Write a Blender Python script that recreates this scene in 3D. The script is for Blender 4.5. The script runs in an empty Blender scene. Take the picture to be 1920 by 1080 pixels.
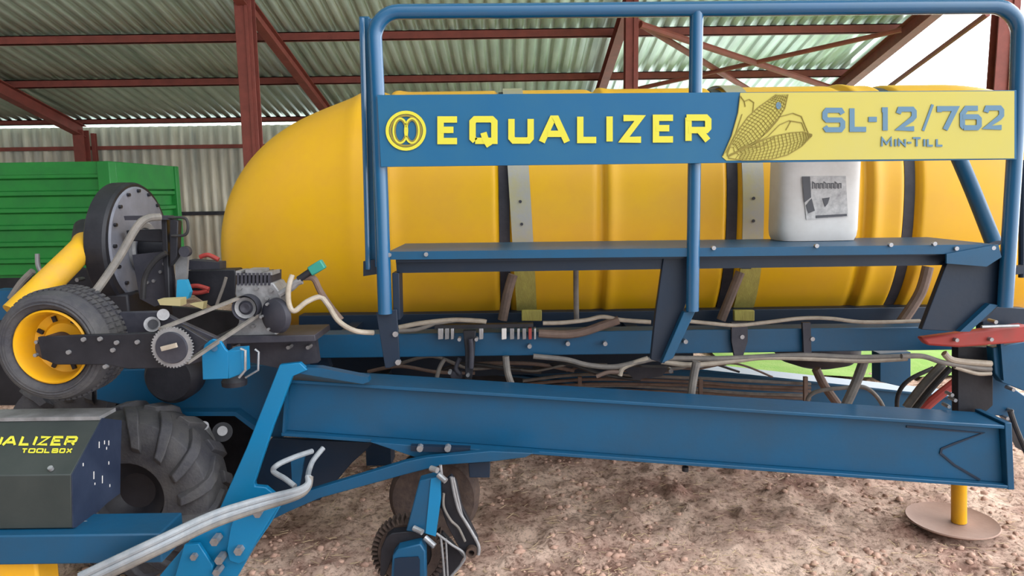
import bpy, math, random
from mathutils import Vector, Matrix, noise
random.seed(7)
S = bpy.context.scene
COL = S.collection

# ------------------------------------------------------------------ camera
F = 1350.0                       # focal length in pixels of the 1920 wide frame
CAMZ = 1.65
PITCH, ROLL = -7.5, -0.8
cd = bpy.data.cameras.new('camera'); cam = bpy.data.objects.new('camera', cd); COL.objects.link(cam)
cd.sensor_width = 36; cd.lens = F / 1920 * 36; cd.clip_start = 0.05; cd.clip_end = 400
MROT = Matrix.Rotation(math.radians(90 + PITCH), 3, 'X') @ Matrix.Rotation(math.radians(ROLL), 3, 'Z')
cam.matrix_world = Matrix.Translation((0, 0, CAMZ)) @ MROT.to_4x4()
S.camera = cam
S.view_settings.view_transform = 'Standard'; S.view_settings.look = 'None'
S.view_settings.gamma = 1; S.view_settings.use_curve_mapping = False
S.view_settings.exposure = 0.25

# ------------------------------------------------------------------ sky (overcast, brighter towards the right)
w = bpy.data.worlds.new('world'); S.world = w; w.use_nodes = True
nt = w.node_tree; nt.nodes.clear()
out = nt.nodes.new('ShaderNodeOutputWorld'); bg = nt.nodes.new('ShaderNodeBackground')
tc = nt.nodes.new('ShaderNodeTexCoord'); dp = nt.nodes.new('ShaderNodeVectorMath'); dp.operation = 'DOT_PRODUCT'
dp.inputs[1].default_value = Vector((0.85, 0.35, 0.35)).normalized()
mr = nt.nodes.new('ShaderNodeMapRange'); mr.inputs[1].default_value = -0.6; mr.inputs[2].default_value = 1.0
mr.inputs[3].default_value = 0.22; mr.inputs[4].default_value = 6.0
bg.inputs[0].default_value = (0.93, 0.96, 1.0, 1)
nt.links.new(tc.outputs['Generated'], dp.inputs[0]); nt.links.new(dp.outputs['Value'], mr.inputs[0])
nt.links.new(mr.outputs[0], bg.inputs[1]); nt.links.new(bg.outputs[0], out.inputs[0])
# soft daylight that comes in through the open front of the shed, over the camera
sl = bpy.data.lights.new('sun', 'SUN'); sl.energy = 0.35; sl.angle = math.radians(50); sl.color = (1, 0.97, 0.92)
so = bpy.data.objects.new('sun', sl); COL.objects.link(so)
so.rotation_euler = Vector((0.85, -0.55, 0.5)).to_track_quat('Z', 'Y').to_euler()

# ------------------------------------------------------------------ pixel -> world helpers
def ray(px, py):
    return MROT @ Vector(((px - 960) / F, (540 - py) / F, -1))
C0 = Vector((0, 0, CAMZ))
def P(px, py, Y):
    d = ray(px, py); return C0 + d * (Y / d.y)
def PX(px, py, X):
    d = ray(px, py); return C0 + d * (X / d.x)
def PZ(px, py, Z):
    d = ray(px, py); return C0 + d * ((Z - CAMZ) / d.z)
WALLY = 14.3; EAVE = P(500, 227, WALLY).z; SL = math.tan(math.radians(13))
def roofz(y): return EAVE + (WALLY - y) * SL
def PR(px, py, drop=0.0):
    d = ray(px, py)
    # CAMZ + t dz = EAVE-drop + (WALLY - t dy) SL
    t = (EAVE - drop + WALLY * SL - CAMZ) / (d.z + d.y * SL)
    return C0 + d * t

# ------------------------------------------------------------------ materials
def srgb(r, g, b):
    f = lambda c: (c / 255 / 12.92) if c <= 10 else ((c / 255 + 0.055) / 1.055) ** 2.4
    return (f(r), f(g), f(b), 1)
def mat(name, rgb, rough=0.5, metal=0.0, rgb2=None, scale=6, amount=0.5, bump=0.0, bscale=60, coat=0, stretch=(1, 1, 1), spec=0.3):
    m = bpy.data.materials.new(name); m.use_nodes = True
    n = m.node_tree; b = n.nodes['Principled BSDF']
    b.inputs['Roughness'].default_value = rough; b.inputs['Metallic'].default_value = metal
    b.inputs['Specular IOR Level'].default_value = spec
    b.inputs['Coat Weight'].default_value = coat
    c = srgb(*rgb)
    b.inputs['Base Color'].default_value = c
    t = n.nodes.new('ShaderNodeTexCoord'); mp = n.nodes.new('ShaderNodeMapping'); mp.inputs['Scale'].default_value = stretch
    n.links.new(t.outputs['Object'], mp.inputs[0])
    if rgb2:
        nz = n.nodes.new('ShaderNodeTexNoise'); nz.inputs['Scale'].default_value = scale; nz.inputs['Detail'].default_value = 6
        nz.inputs['Roughness'].default_value = 0.65
        n.links.new(mp.outputs[0], nz.inputs[0])
        r = n.nodes.new('ShaderNodeMapRange'); r.inputs[1].default_value = 0.5 - 0.3 * amount; r.inputs[2].default_value = 0.85
        n.links.new(nz.outputs[0], r.inputs[0])
        mx = n.nodes.new('ShaderNodeMix'); mx.data_type = 'RGBA'
        mx.inputs[6].default_value = c; mx.inputs[7].default_value = srgb(*rgb2)
        n.links.new(r.outputs[0], mx.inputs[0]); n.links.new(mx.outputs[2], b.inputs['Base Color'])
    if bump:
        nb = n.nodes.new('ShaderNodeTexNoise'); nb.inputs['Scale'].default_value = bscale; nb.inputs['Detail'].default_value = 4
        n.links.new(mp.outputs[0], nb.inputs[0])
        bp = n.nodes.new('ShaderNodeBump'); bp.inputs['Strength'].default_value = bump; bp.inputs['Distance'].default_value = 0.01
        n.links.new(nb.outputs[0], bp.inputs['Height']); n.links.new(bp.outputs[0], b.inputs['Normal'])
    return m
M = {}
M['blue'] = mat('blue_paint', (6, 70, 104), 0.4, 0, (30, 62, 84), 3, 0.5, 0.05, 40)
M['bright'] = mat('bright_blue_paint', (6, 104, 150), 0.36, 0, (24, 104, 140), 3, 0.5, 0.05, 40)
M['dblue'] = mat('dark_blue_paint', (10, 32, 52), 0.45, 0, (30, 38, 50), 4, 0.6, 0.05, 40)
M['sblue'] = mat('sign_blue', (10, 82, 122), 0.5, 0, (34, 90, 118), 2, 0.3)
M['syel'] = mat('sign_yellow', (178, 168, 78), 0.5, 0, (172, 164, 92), 2, 0.3)
M['syel2'] = mat('letter_yellow', (192, 186, 56), 0.45)
M['slate'] = mat('letter_slate_blue', (84, 118, 142), 0.5)
M['olive'] = mat('print_olive', (128, 114, 48), 0.6)
M['tank'] = mat('tank_yellow', (212, 164, 0), 0.42, 0, (200, 146, 56), 1.5, 0.7, 0.06, 18, stretch=(1, 1, 1))
M['yel'] = mat('yellow_paint', (214, 156, 20), 0.45, 0, (200, 150, 50), 9, 0.4, 0.05, 60)
M['duct'] = mat('yellow_duct', (196, 150, 20), 0.6, 0, (176, 134, 70), 9, 0.4, 0.1, 60)
M['black'] = mat('black_metal', (20, 21, 27), 0.5, 0, (42, 42, 48), 6, 0.4, 0.08, 50)
M['dark'] = mat('dark_grey_metal', (40, 41, 50), 0.55, 0.0, (66, 64, 70), 7, 0.4, 0.08, 50)
M['grey'] = mat('grey_cast_metal', (142, 142, 144), 0.5, 0.35, (92, 90, 90), 12, 0.5, 0.15, 60)
M['steel'] = mat('bright_steel', (160, 162, 166), 0.35, 0.6, (110, 108, 108), 14, 0.4)
M['galv'] = mat('galvanised_strap', (150, 150, 146), 0.45, 0.3, (168, 158, 96), 8, 0.4, 0.05, 60)
M['ostrap'] = mat('olive_webbing', (170, 160, 84), 0.75, 0, (140, 128, 70), 30, 0.5, 0.2, 160, stretch=(1, 1, 0.2))
M['rubber'] = mat('tyre_rubber', (52, 52, 58), 0.75, 0, (84, 82, 80), 8, 0.5, 0.3, 80)
M['hub'] = mat('rusty_hub', (84, 66, 56), 0.7, 0.2, (50, 46, 46), 20, 0.5, 0.2, 80)
M['hose'] = mat('grey_hose', (96, 93, 90), 0.6, 0, (128, 120, 112), 20, 0.5)
M['lhose'] = mat('pale_hose', (160, 150, 136), 0.55, 0, (120, 110, 98), 20, 0.5)
M['bhose'] = mat('black_hose', (34, 34, 38), 0.5, 0, (60, 58, 56), 20, 0.5)
M['brown'] = mat('dusty_brown_hose', (112, 94, 84), 0.7, 0, (84, 70, 66), 20, 0.5)
M['brubber'] = mat('dirty_rubber', (54, 44, 42), 0.85, 0, (92, 76, 66), 16, 0.5, 0.4, 60)
M['red'] = mat('red_paint', (150, 52, 48), 0.5, 0, (120, 60, 54), 10, 0.4)
M['green'] = mat('green_paint', (32, 120, 50), 0.45, 0, (28, 98, 48), 4, 0.5, 0.05, 20)
M['teal'] = mat('teal_plastic', (44, 124, 112), 0.4)
M['cyan'] = mat('cyan_paint', (44, 134, 172), 0.4)
M['oxide'] = mat('red_oxide_steel', (128, 66, 58), 0.6, 0, (98, 52, 46), 5, 0.5, 0.08, 40)
M['white'] = mat('white_plastic', (206, 203, 200), 0.5, 0, (184, 178, 172), 5, 0.5)
M['paper'] = mat('label_paper', (196, 194, 192), 0.7, 0, (120, 118, 120), 26, 0.6)
M['ink'] = mat('label_ink', (84, 84, 88), 0.7)
M['tbox'] = mat('toolbox_paint', (40, 46, 45), 0.42, 0, (54, 58, 56), 4, 0.5, 0.05, 40)
M['tside'] = mat('toolbox_side', (28, 36, 54), 0.45, 0, (46, 54, 72), 6, 0.5, 0.05, 40)
M['plate'] = mat('dusty_plate', (158, 130, 116), 0.7, 0.1, (134, 106, 94), 6, 0.5, 0.1, 60)
M['wood'] = mat('pale_wood', (170, 158, 116), 0.7)

def sheet_mat(name, a, b, streak):
    m = mat(name, a, *((0.33, 0.55) if 'roof' in name else (0.5, 0.2)), b, 2.2, 0.6, 0, stretch=streak); return m
M['roof'] = sheet_mat('roof_sheet', (216, 234, 220), (140, 168, 152), (1.6, 0.2, 1))
M['wall'] = sheet_mat('wall_sheet', (226, 218, 200), (132, 140, 138), (2.6, 1, 0.3))

# soil
def soil():
    m = bpy.data.materials.new('sandy_soil'); m.use_nodes = True; n = m.node_tree; b = n.nodes['Principled BSDF']
    b.inputs['Roughness'].default_value = 0.95; b.inputs['Specular IOR Level'].default_value = 0.1
    t = n.nodes.new('ShaderNodeTexCoord')
    n1 = n.nodes.new('ShaderNodeTexNoise'); n1.inputs['Scale'].default_value = 2.0; n1.inputs['Detail'].default_value = 8; n1.inputs['Roughness'].default_value = 0.7
    n2 = n.nodes.new('ShaderNodeTexNoise'); n2.inputs['Scale'].default_value = 34; n2.inputs['Detail'].default_value = 8; n2.inputs['Roughness'].default_value = 0.75
    for q in (n1, n2): n.links.new(t.outputs['Object'], q.inputs[0])
    r1 = n.nodes.new('ShaderNodeValToRGB')
    e = r1.color_ramp.elements; e[0].position = 0.36; e[0].color = srgb(166, 130, 116); e[1].position = 0.58; e[1].color = srgb(240, 210, 190)
    n.links.new(n1.outputs[0], r1.inputs[0])
    r2 = n.nodes.new('ShaderNodeValToRGB')
    e = r2.color_ramp.elements; e[0].position = 0.38; e[0].color = (0.3, 0.25, 0.23, 1); e[1].position = 0.53; e[1].color = (1, 1, 1, 1)
    n.links.new(n2.outputs[0], r2.inputs[0])
    mx = n.nodes.new('ShaderNodeMix'); mx.data_type = 'RGBA'; mx.blend_type = 'MULTIPLY'; mx.inputs[0].default_value = 0.9
    n.links.new(r1.outputs[0], mx.inputs[6]); n.links.new(r2.outputs[0], mx.inputs[7]); n.links.new(mx.outputs[2], b.inputs['Base Color'])
    bp = n.nodes.new('ShaderNodeBump'); bp.inputs['Strength'].default_value = 0.8; bp.inputs['Distance'].default_value = 0.03
    n.links.new(n2.outputs[0], bp.inputs['Height']); n.links.new(bp.outputs[0], b.inputs['Normal'])
    return m
M['soil'] = soil()
M['conduit'] = mat('conduit_grey', (118, 124, 130), 0.45, 0, (150, 152, 154), 20, 0.5)
M['pipe'] = mat('handrail_blue', (8, 76, 116), 0.24, 0, (26, 78, 108), 3, 0.4, 0.03, 40, spec=0.6)
M['clod'] = mat('soil_clod', (196, 162, 144), 0.95, 0, (124, 96, 84), 14, 0.6, 0.4, 90, spec=0.1)
M['straw'] = mat('dry_straw', (206, 184, 150), 0.9, 0, (168, 140, 112), 20, 0.5, spec=0.1)
M['face'] = mat('blower_face_grey', (112, 114, 124), 0.5, 0.1, (76, 76, 84), 5, 0.5)
M['grass'] = mat('grass', (120, 160, 72), 0.9, 0, (160, 178, 110), 3, 0.6, 0.6, 60, spec=0.1)

# ------------------------------------------------------------------ mesh builder
WL = {}          # object name -> world location
class MB:
    def __init__(s): s.v = []; s.f = []
    def add(s, vs, fs):
        o = len(s.v); s.v += [Vector(v) for v in vs]; s.f += [[i + o for i in f] for f in fs]; return s
    def box(s, c, size, rot=None):
        c = Vector(c); h = [q / 2 for q in size]; vs = []
        for x in (-1, 1):
            for y in (-1, 1):
                for z in (-1, 1):
                    q = Vector((x * h[0], y * h[1], z * h[2]))
                    if rot is not None: q = rot @ q
                    vs.append(c + q)
        return s.add(vs, [(0, 1, 3, 2), (4, 6, 7, 5), (0, 4, 5, 1), (2, 3, 7, 6), (0, 2, 6, 4), (1, 5, 7, 3)])
    def box2(s, a, b):
        a = Vector(a); b = Vector(b); return s.box((a + b) / 2, [abs(q) for q in (b - a)])
    def bar(s, p, q, w, h, up=(0, 0, 1)):
        p = Vector(p); q = Vector(q); d = (q - p); L = d.length; d.normalize(); u = Vector(up)
        x = d.cross(u).normalized(); u = x.cross(d)
        R = Matrix((d, x, u)).transposed()
        return s.box((p + q) / 2, (L, w, h), R)
    def prism(s, pts, vec):
        n = len(pts); vec = Vector(vec); pts = [Vector(p) for p in pts]
        fs = [list(range(n)), list(range(2 * n - 1, n - 1, -1))]
        for i in range(n):
            j = (i + 1) % n; fs.append([i, i + n, j + n, j])
        return s.add(pts + [p + vec for p in pts], fs)
    def pp(s, pts, Y, depth=0.02):                       # frontal plate, outline read on plane Y, going back by depth
        return s.prism([P(a, b, Y) for a, b in pts], (0, depth, 0))
    def tube(s, pts, r, seg=10, smooth=True, closed=False, caps=True):
        pts = [Vector(p) for p in pts]
        if smooth and len(pts) > 2: pts = catmull(pts, closed)
        n = len(pts); rs = r if isinstance(r, (list, tuple)) else None
        vs = []; prev = None
        for i in range(n):
            if closed: t = pts[(i + 1) % n] - pts[i - 1]
            else: t = pts[min(i + 1, n - 1)] - pts[max(i - 1, 0)]
            t.normalize()
            if prev is None:
                a = Vector((0, 0, 1)) if abs(t.z) < 0.9 else Vector((0, 1, 0)); u = t.cross(a).normalized()
            else:
                u = (prev - t * prev.dot(t)).normalized()
            prev = u; v = t.cross(u)
            rr = r if rs is None else rs[0] + (rs[1] - rs[0]) * i / (n - 1)
            for k in range(seg):
                a = 2 * math.pi * k / seg; vs.append(pts[i] + (u * math.cos(a) + v * math.sin(a)) * rr)
        fs = []
        for i in range(n if closed else n - 1):
            for k in range(seg):
                j = (i + 1) % n; l = (k + 1) % seg
                fs.append([i * seg + k, i * seg + l, j * seg + l, j * seg + k])
        if caps and not closed:
            fs.append(list(range(seg))[::-1]); fs.append([(n - 1) * seg + k for k in range(seg)])
        return s.add(vs, fs)
    def tp(s, pts, rpx, Y=None, **k):                    # tube through pixels; rpx = radius in pixels
        q = [P(a[0], a[1], a[2] if len(a) > 2 else Y) for a in pts]
        Y0 = pts[0][2] if len(pts[0]) > 2 else Y
        return s.tube(q, rpx / F * Y0 * 1.02, **k)
    def cyl(s, p, q, r, r2=None, seg=28):
        return s.tube([p, q], r if r2 is None else [r, r2], seg=seg, smooth=False)
    def lathe(s, prof, c, axis=(0, 1, 0), seg=48, closed=False):   # prof: (radius, along)
        c = Vector(c); ax = Vector(axis).normalized(); a = Vector((0, 0, 1)) if abs(ax.z) < 0.9 else Vector((1, 0, 0))
        u = ax.cross(a).normalized(); v = ax.cross(u); vs = []; n = len(prof)
        for k in range(seg):
            t = 2 * math.pi * k / seg; d = u * math.cos(t) + v * math.sin(t)
            for r, h in prof: vs.append(c + d * r + ax * h)
        fs = []
        for k in range(seg):
            l = (k + 1) % seg
            for i in range(n if closed else n - 1):
                j = (i + 1) % n
                fs.append([k * n + i, k * n + j, l * n + j, l * n + i])
        return s.add(vs, fs)
    def build(s, name, m, parent=None, smooth=None, bevel=0, label=None):
        me = bpy.data.meshes.new(name)
        lo = [min(v[i] for v in s.v) for i in range(3)]; hi = [max(v[i] for v in s.v) for i in range(3)]
        c = Vector([(lo[i] + hi[i]) / 2 for i in range(3)])
        me.from_pydata([v - c for v in s.v], [], s.f); me.update()
        import bmesh
        b = bmesh.new(); b.from_mesh(me); bmesh.ops.recalc_face_normals(b, faces=b.faces); b.to_mesh(me); b.free()
        o = bpy.data.objects.new(name, me); COL.objects.link(o)
        me.materials.append(M[m] if isinstance(m, str) else m)
        for p in me.polygons: p.use_smooth = True
        me.set_sharp_from_angle(angle=math.radians(smooth if smooth else 35))
        if parent is not None: o.parent = parent; o.location = c - WL[parent.name]
        else: o.location = c
        WL[o.name] = c
        if bevel:
            md = o.modifiers.new('bevel', 'BEVEL'); md.width = bevel; md.segments = 2; md.limit_method = 'ANGLE'; md.angle_limit = math.radians(40)
            md.harden_normals = False
        if label: o['label'] = label
        return o
def catmull(pts, closed=False, k=8):
    n = len(pts); out = []
    g = (lambda i: pts[i % n]) if closed else (lambda i: pts[max(0, min(n - 1, i))])
    for i in range(n if closed else n - 1):
        a, b, c, d = g(i - 1), g(i), g(i + 1), g(i + 2)
        for j in range(k):
            t = j / k
            out.append(0.5 * ((2 * b) + (c - a) * t + (2 * a - 5 * b + 4 * c - d) * t * t + (3 * b - a - 3 * c + d) * t ** 3))
    if not closed: out.append(pts[-1].copy())
    return out
def thing(name, loc, label, cat, group=None):
    o = bpy.data.objects.new(name, None); COL.objects.link(o); o.empty_display_size = 0.2
    o.location = loc; WL[o.name] = Vector(loc); tag(o, label, cat, group); return o
def tag(o, label, cat, group=None):
    o['label'] = label; o['category'] = cat
    if group: o['group'] = group
    return o
def struct(o): o['kind'] = 'structure'; return o

# flat ribbons for lettering, in pixel space on plane Y
def ribbon(mb, pl, wpx, Y, th=0.002, closed=False):
    pl = [Vector((a, b)) for a, b in pl]; n = len(pl); L = []; R = []
    for i in range(n):
        if closed: d1 = pl[i] - pl[i - 1]; d2 = pl[(i + 1) % n] - pl[i]
        else:
            d1 = pl[i] - pl[i - 1] if i else pl[1] - pl[0]; d2 = pl[i + 1] - pl[i] if i < n - 1 else d1
        d1 = d1.normalized(); d2 = d2.normalized()
        n1 = Vector((-d1.y, d1.x)); n2 = Vector((-d2.y, d2.x)); m = n1 + n2
        m = m.normalized() if m.length > 1e-4 else n1
        k = 1 / max(0.5, m.dot(n1)); L.append(pl[i] + m * k * wpx / 2); R.append(pl[i] - m * k * wpx / 2)
    for i in range(n if closed else n - 1):
        j = (i + 1) % n
        mb.prism([P(*L[i], Y), P(*L[j], Y), P(*R[j], Y), P(*R[i], Y)], (0, th, 0))
def ell(cx, cy, rx, ry, n=36, a0=0, a1=360):
    full = abs(a1 - a0) >= 360; m = n if full else n + 1
    return [(cx + rx * math.cos(math.radians(a0 + (a1 - a0) * i / n)), cy + ry * math.sin(math.radians(a0 + (a1 - a0) * i / n))) for i in range(m)]
GL = {
 'E': [[(1, 1), (0, 1), (0, 0), (1, 0)], [(0, .52), (.78, .52)]],
 'Q': [[(.12, 0), (1, 0), (1, .88), (.88, 1), (.12, 1), (0, .88), (0, .12), (.12, 0)], [(.5, .38), (.6, .05), (.78, -.24)]],
 'U': [[(0, 1), (0, .12), (.12, 0), (.88, 0), (1, .12), (1, 1)]],
 'A': [[(-.05, -.08), (.42, 1), (.58, 1), (1.05, -.08)], [(.2, .3), (.8, .3)]],
 'L': [[(0, 1.08), (0, 0), (1, 0)]], 'I': [[(.5, 1.08), (.5, -.08)]],
 'Z': [[(0, 1), (.95, 1), (.02, 0), (1, 0)]],
 'R': [[(0, -.08), (0, 1.0)], [(-.1, 1), (.88, 1), (1, .88), (1, .52), (.9, .42), (0, .42)], [(.55, .42), (.98, -.06)]],
 'S': [[(1, .82), (.88, 1), (.12, 1), (0, .86), (0, .62), (.12, .5), (.88, .5), (1, .38), (1, .14), (.88, 0), (.12, 0), (0, .16)]],
 '-': [[(0, .5), (1, .5)]], '1': [[(-.1, .98), (.55, .98), (.55, -.08)]],
 '2': [[(0, .78), (.1, 1), (.88, 1), (1, .88), (1, .62), (.85, .48), (.06, 0), (1, 0)]],
 '/': [[(0, -.15), (1, 1.15)]], '7': [[(0, .82), (0, 1), (1, 1), (.35, -.08)]],
 '6': [[(.92, 1), (.25, 1), (0, .7), (0, .12), (.12, 0)], [(.08, 0), (.88, 0), (1, .12), (1, .45), (.88, .56), (.02, .56)]],
 'M': [[(0, -.08), (.02, 1), (.5, .25), (.98, 1), (1, -.08)]], 'N': [[(0, -.08), (0, 1), (1, 0), (1, 1.08)]],
 'T': [[(0, 1), (1, 1)], [(.5, 1), (.5, -.08)]],
 'O': [[(.1, 0), (.9, 0), (1, .1), (1, .9), (.9, 1), (.1, 1), (0, .9), (0, .1), (.1, 0)]],
 'B': [[(0, -.1), (0, 1.1)], [(0, 1), (.85, 1), (.93, .9), (.93, .58), (.85, .5), (0, .5)], [(.85, .5), (1, .4), (1, .1), (.9, 0), (0, 0)]],
 'X': [[(0, -.05), (1, 1.05)], [(0, 1.05), (1, -.05)]],
}
def glyph(mb, ch, x0, x1, yt, yb, wpx, Y, slant=0):
    h = wpx / 2; X0, X1, T, B = x0 + h, x1 - h, yt + h, yb - h
    for i_, pl in enumerate(GL[ch]):
        Y = Y - .0006
        ribbon(mb, [(X0 + u * (X1 - X0) + slant * v * (B - T), B - v * (B - T)) for u, v in pl], wpx, Y)

# ================================================================== SETTING
def ground_z(x, y):
    a = noise.fractal(Vector((x * 1.6, y * 1.6, 0)), 1, 2, 4) * 0.02
    b = noise.fractal(Vector((x * 6 + y * 2.5, y * 7 - x * 1.5, 3)), 0.8, 2.1, 4) * 0.016
    c = max(0, noise.noise(Vector((x * 14, y * 14, 9))) - 0.2) * 0.07 + max(0, noise.noise(Vector((x * 5 + 40, y * 5, 2))) - 0.3) * 0.08
    d = -0.02 * max(0, noise.noise(Vector(((x + y * .9) * 5.5, (y - x * .7) * 1.6, 7)))) * 1.6
    return (a + b + c + d) * (1 if y < 6.6 else 0.4) - 0.015
def scatter(mb):
    rr = random.Random(3)
    ico = [Vector(v) for v in ((0, 0, 1), (.9, 0, .4), (.28, .85, .4), (-.72, .53, .4), (-.72, -.53, .4), (.28, -.85, .4), (.6, .5, -.5), (-.3, .8, -.5), (-.9, 0, -.5), (-.2, -.8, -.5), (.7, -.5, -.5))]
    ft = [(0, 1, 2), (0, 2, 3), (0, 3, 4), (0, 4, 5), (0, 5, 1), (1, 6, 2), (2, 7, 3), (3, 8, 4), (4, 9, 5), (5, 10, 1), (2, 6, 7), (3, 7, 8), (4, 8, 9), (5, 9, 10), (1, 10, 6)]
    for i in range(5200):
        y = 2.9 + 3.6 * rr.random() ** 1.6; x = -2.2 + rr.random() * 5.6
        if noise.noise(Vector((x * 1.3, y * 1.3, 5))) < -0.25 + .5 * rr.random() - .2: continue
        r = .004 + .016 * rr.random() ** 3.2; z = ground_z(x, y) + r * .2
        mb.add([Vector((x, y, z)) + Vector((v.x * r * rr.uniform(.7, 1.5), v.y * r * rr.uniform(.7, 1.4), v.z * r * rr.uniform(.5, .9))) for v in ico], ft)
    k = len(mb.f)
    for i in range(2200):
        y = 2.9 + 3.4 * rr.random() ** 1.5; x = -2.2 + rr.random() * 5.6; a = rr.gauss(.4, .9); l = rr.uniform(.02, .06); z = ground_z(x, y) + .008
        d = Vector((math.cos(a), math.sin(a), rr.uniform(-.2, .2))) * l; mb.bar(Vector((x, y, z)) - d / 2, Vector((x, y, z)) + d / 2, .0022, .0016)
    return k
def ground():
    xs = [-16 + i * 0.5 for i in range(24)] + [-4 + i * 0.035 for i in range(230)] + [4.05 + i * 0.6 for i in range(20)]
    ys = [-3 + i * 0.4 for i in range(12)] + [1.8 + i * 0.035 for i in range(140)] + [6.7 + i * 0.35 for i in range(26)]
    mb = MB(); nx, ny = len(xs), len(ys); vs = []
    for y in ys:
        for x in xs:
            vs.append((x, y, ground_z(x, y))); continue
    fs = [(j * nx + i, j * nx + i + 1, (j + 1) * nx + i + 1, (j + 1) * nx + i) for j in range(ny - 1) for i in range(nx - 1)]
    mb.add(vs, fs); k0 = len(mb.f); k = scatter(mb)
    o = struct(mb.build('floor', 'soil', smooth=80)); o.data.materials.append(M['clod']); o.data.materials.append(M['straw'])
    o.data.polygons.foreach_set('material_index', [0] * k0 + [1] * (k - k0) + [2] * (len(mb.f) - k)); return o
ground()
def lawn():
    mb = MB(); vs = []; fs = []; n = 60
    for j in range(n):
        for i in range(n):
            x = 2.0 + i * 0.14; y = 6.1 + j * 0.16
            vs.append((x, y, 0.03 + 0.03 * noise.noise(Vector((x * 2, y * 2, 1)))))
    fs = [(j * n + i, j * n + i + 1, (j + 1) * n + i + 1, (j + 1) * n + i) for j in range(n - 1) for i in range(n - 1)]
    mb.add(vs, fs); struct(mb.build('lawn', 'grass'))
lawn()

def profile_sheet(x0, x1, pitch, h):
    pts = []; x = x0
    while x < x1 - 1e-6:
        pts += [(x, 0), (x + pitch * .42, 0), (x + pitch * .56, h), (x + pitch * .84, h), (x + pitch * .98, 0)]
        x += pitch
    return pts
GABLE = PR(1697, 88).x - 0.42
pr = profile_sheet(-13.0, GABLE, 0.19, 0.032)
mb = MB(); vs = []
YR = 1.2
for y in (WALLY + 0.25, YR):
    vs += [(x, y, roofz(y) + h) for x, h in pr]
n = len(pr); mb.add(vs, [(i, i + 1, n + i + 1, n + i) for i in range(n - 1)])
o = struct(mb.build('ceiling', 'roof', smooth=10)); md = o.modifiers.new('s', 'SOLIDIFY'); md.thickness = 0.002
pw = profile_sheet(-13.0, 1.6, 0.19, 0.032)
mb = MB(); n = len(pw); vs = []
for z in (0.05, EAVE - 0.075): vs += [(x, WALLY - h, z) for x, h in pw]
mb.add(vs, [(i, i + 1, n + i + 1, n + i) for i in range(n - 1)])
o = struct(mb.build('wall_back', 'wall', smooth=10)); md = o.modifiers.new('s', 'SOLIDIFY'); md.thickness = 0.002
mb = MB(); n = 0
ply = profile_sheet(-1.0, WALLY, 0.19, 0.032); n = len(ply); vs = []
vs += [(-13.0 + h, y, 0.05) for y, h in ply] + [(-13.0 + h, y, roofz(max(y, YR)) - 0.1) for y, h in ply]
mb.add(vs, [(i, i + 1, n + i + 1, n + i) for i in range(n - 1)])
struct(mb.build('wall_left', 'wall', smooth=10))

# purlins (cold-formed C sections hung under the roof sheets)
def purlin(y, label, h=0.13):
    z = roofz(y); mb = MB(); x0, x1 = -12.9, GABLE - 0.02; t = 0.012
    mb.box2((x0, y - 0.03, z - 0.005), (x1, y + 0.03, z - 0.005 - t))
    mb.box2((x0, y - 0.03, z - 0.005), (x1, y - 0.03 + t, z - h))
    mb.box2((x0, y - 0.03, z - h), (x1, y + 0.03, z - h + t))
    tag(mb.build('roof_purlin', 'oxide'), label, 'purlin', 'red oxide purlins under the roof')
def yroof(py): return PR(960, py, 0.07).y
purlin(yroof(64), 'red oxide roof purlin nearest the camera, crossing behind the top handrail')
purlin(yroof(146), 'red oxide roof purlin, second one up from the back wall')
purlin(WALLY - 0.25, 'dark red oxide eave purlin running just above the back wall gap', 0.1)
YCOL = 9.3
XC = [P(467, 150, YCOL).x, P(1183, 90, YCOL).x, P(1881, 90, YCOL).x]
XL = P(155, 260, WALLY - 0.25).x
def hcol(mb, x, y, z1, w=0.2, d=0.16):
    t = 0.014
    mb.box2((x - w / 2, y - d / 2, 0), (x + w / 2, y - d / 2 + t, z1)); mb.box2((x - w / 2, y + d / 2 - t, 0), (x + w / 2, y + d / 2, z1))
    mb.box2((x - t, y - d / 2 + t, 0), (x + t, y + d / 2 - t, z1))
for x, lb, w in ((XC[0], 'red oxide steel column left of the yellow tank', 0.21), (XC[1], 'red oxide steel column behind the middle of the handrail', 0.16), (XC[2], 'red oxide steel column at the open right end of the shed', 0.26)):
    mb = MB(); hcol(mb, x, YCOL, roofz(YCOL) - 0.13, w); c = mb.build('steel_column', 'oxide', bevel=0.004); tag(c, lb, 'column', 'steel columns of the middle row')
    mb = MB(); mb.box2((x + w * .12, YCOL - 0.085, 0), (x + w * .3, YCOL - 0.1, roofz(YCOL) - 0.14)); mb.build('edge_strip', 'oxide', c)
mb = MB(); hcol(mb, XL, WALLY - 0.3, EAVE - 0.15, 0.2, 0.2); tag(mb.build('steel_column', 'oxide'), 'red oxide steel column standing against the back wall above the green trailer', 'column')
mb = MB(); hcol(mb, P(176, 260, WALLY - 0.12).x, WALLY - 0.12, EAVE - 0.2, 0.07, 0.08); tag(mb.build('steel_column', 'oxide'), 'thin red oxide post just right of the back wall column', 'column')
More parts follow.
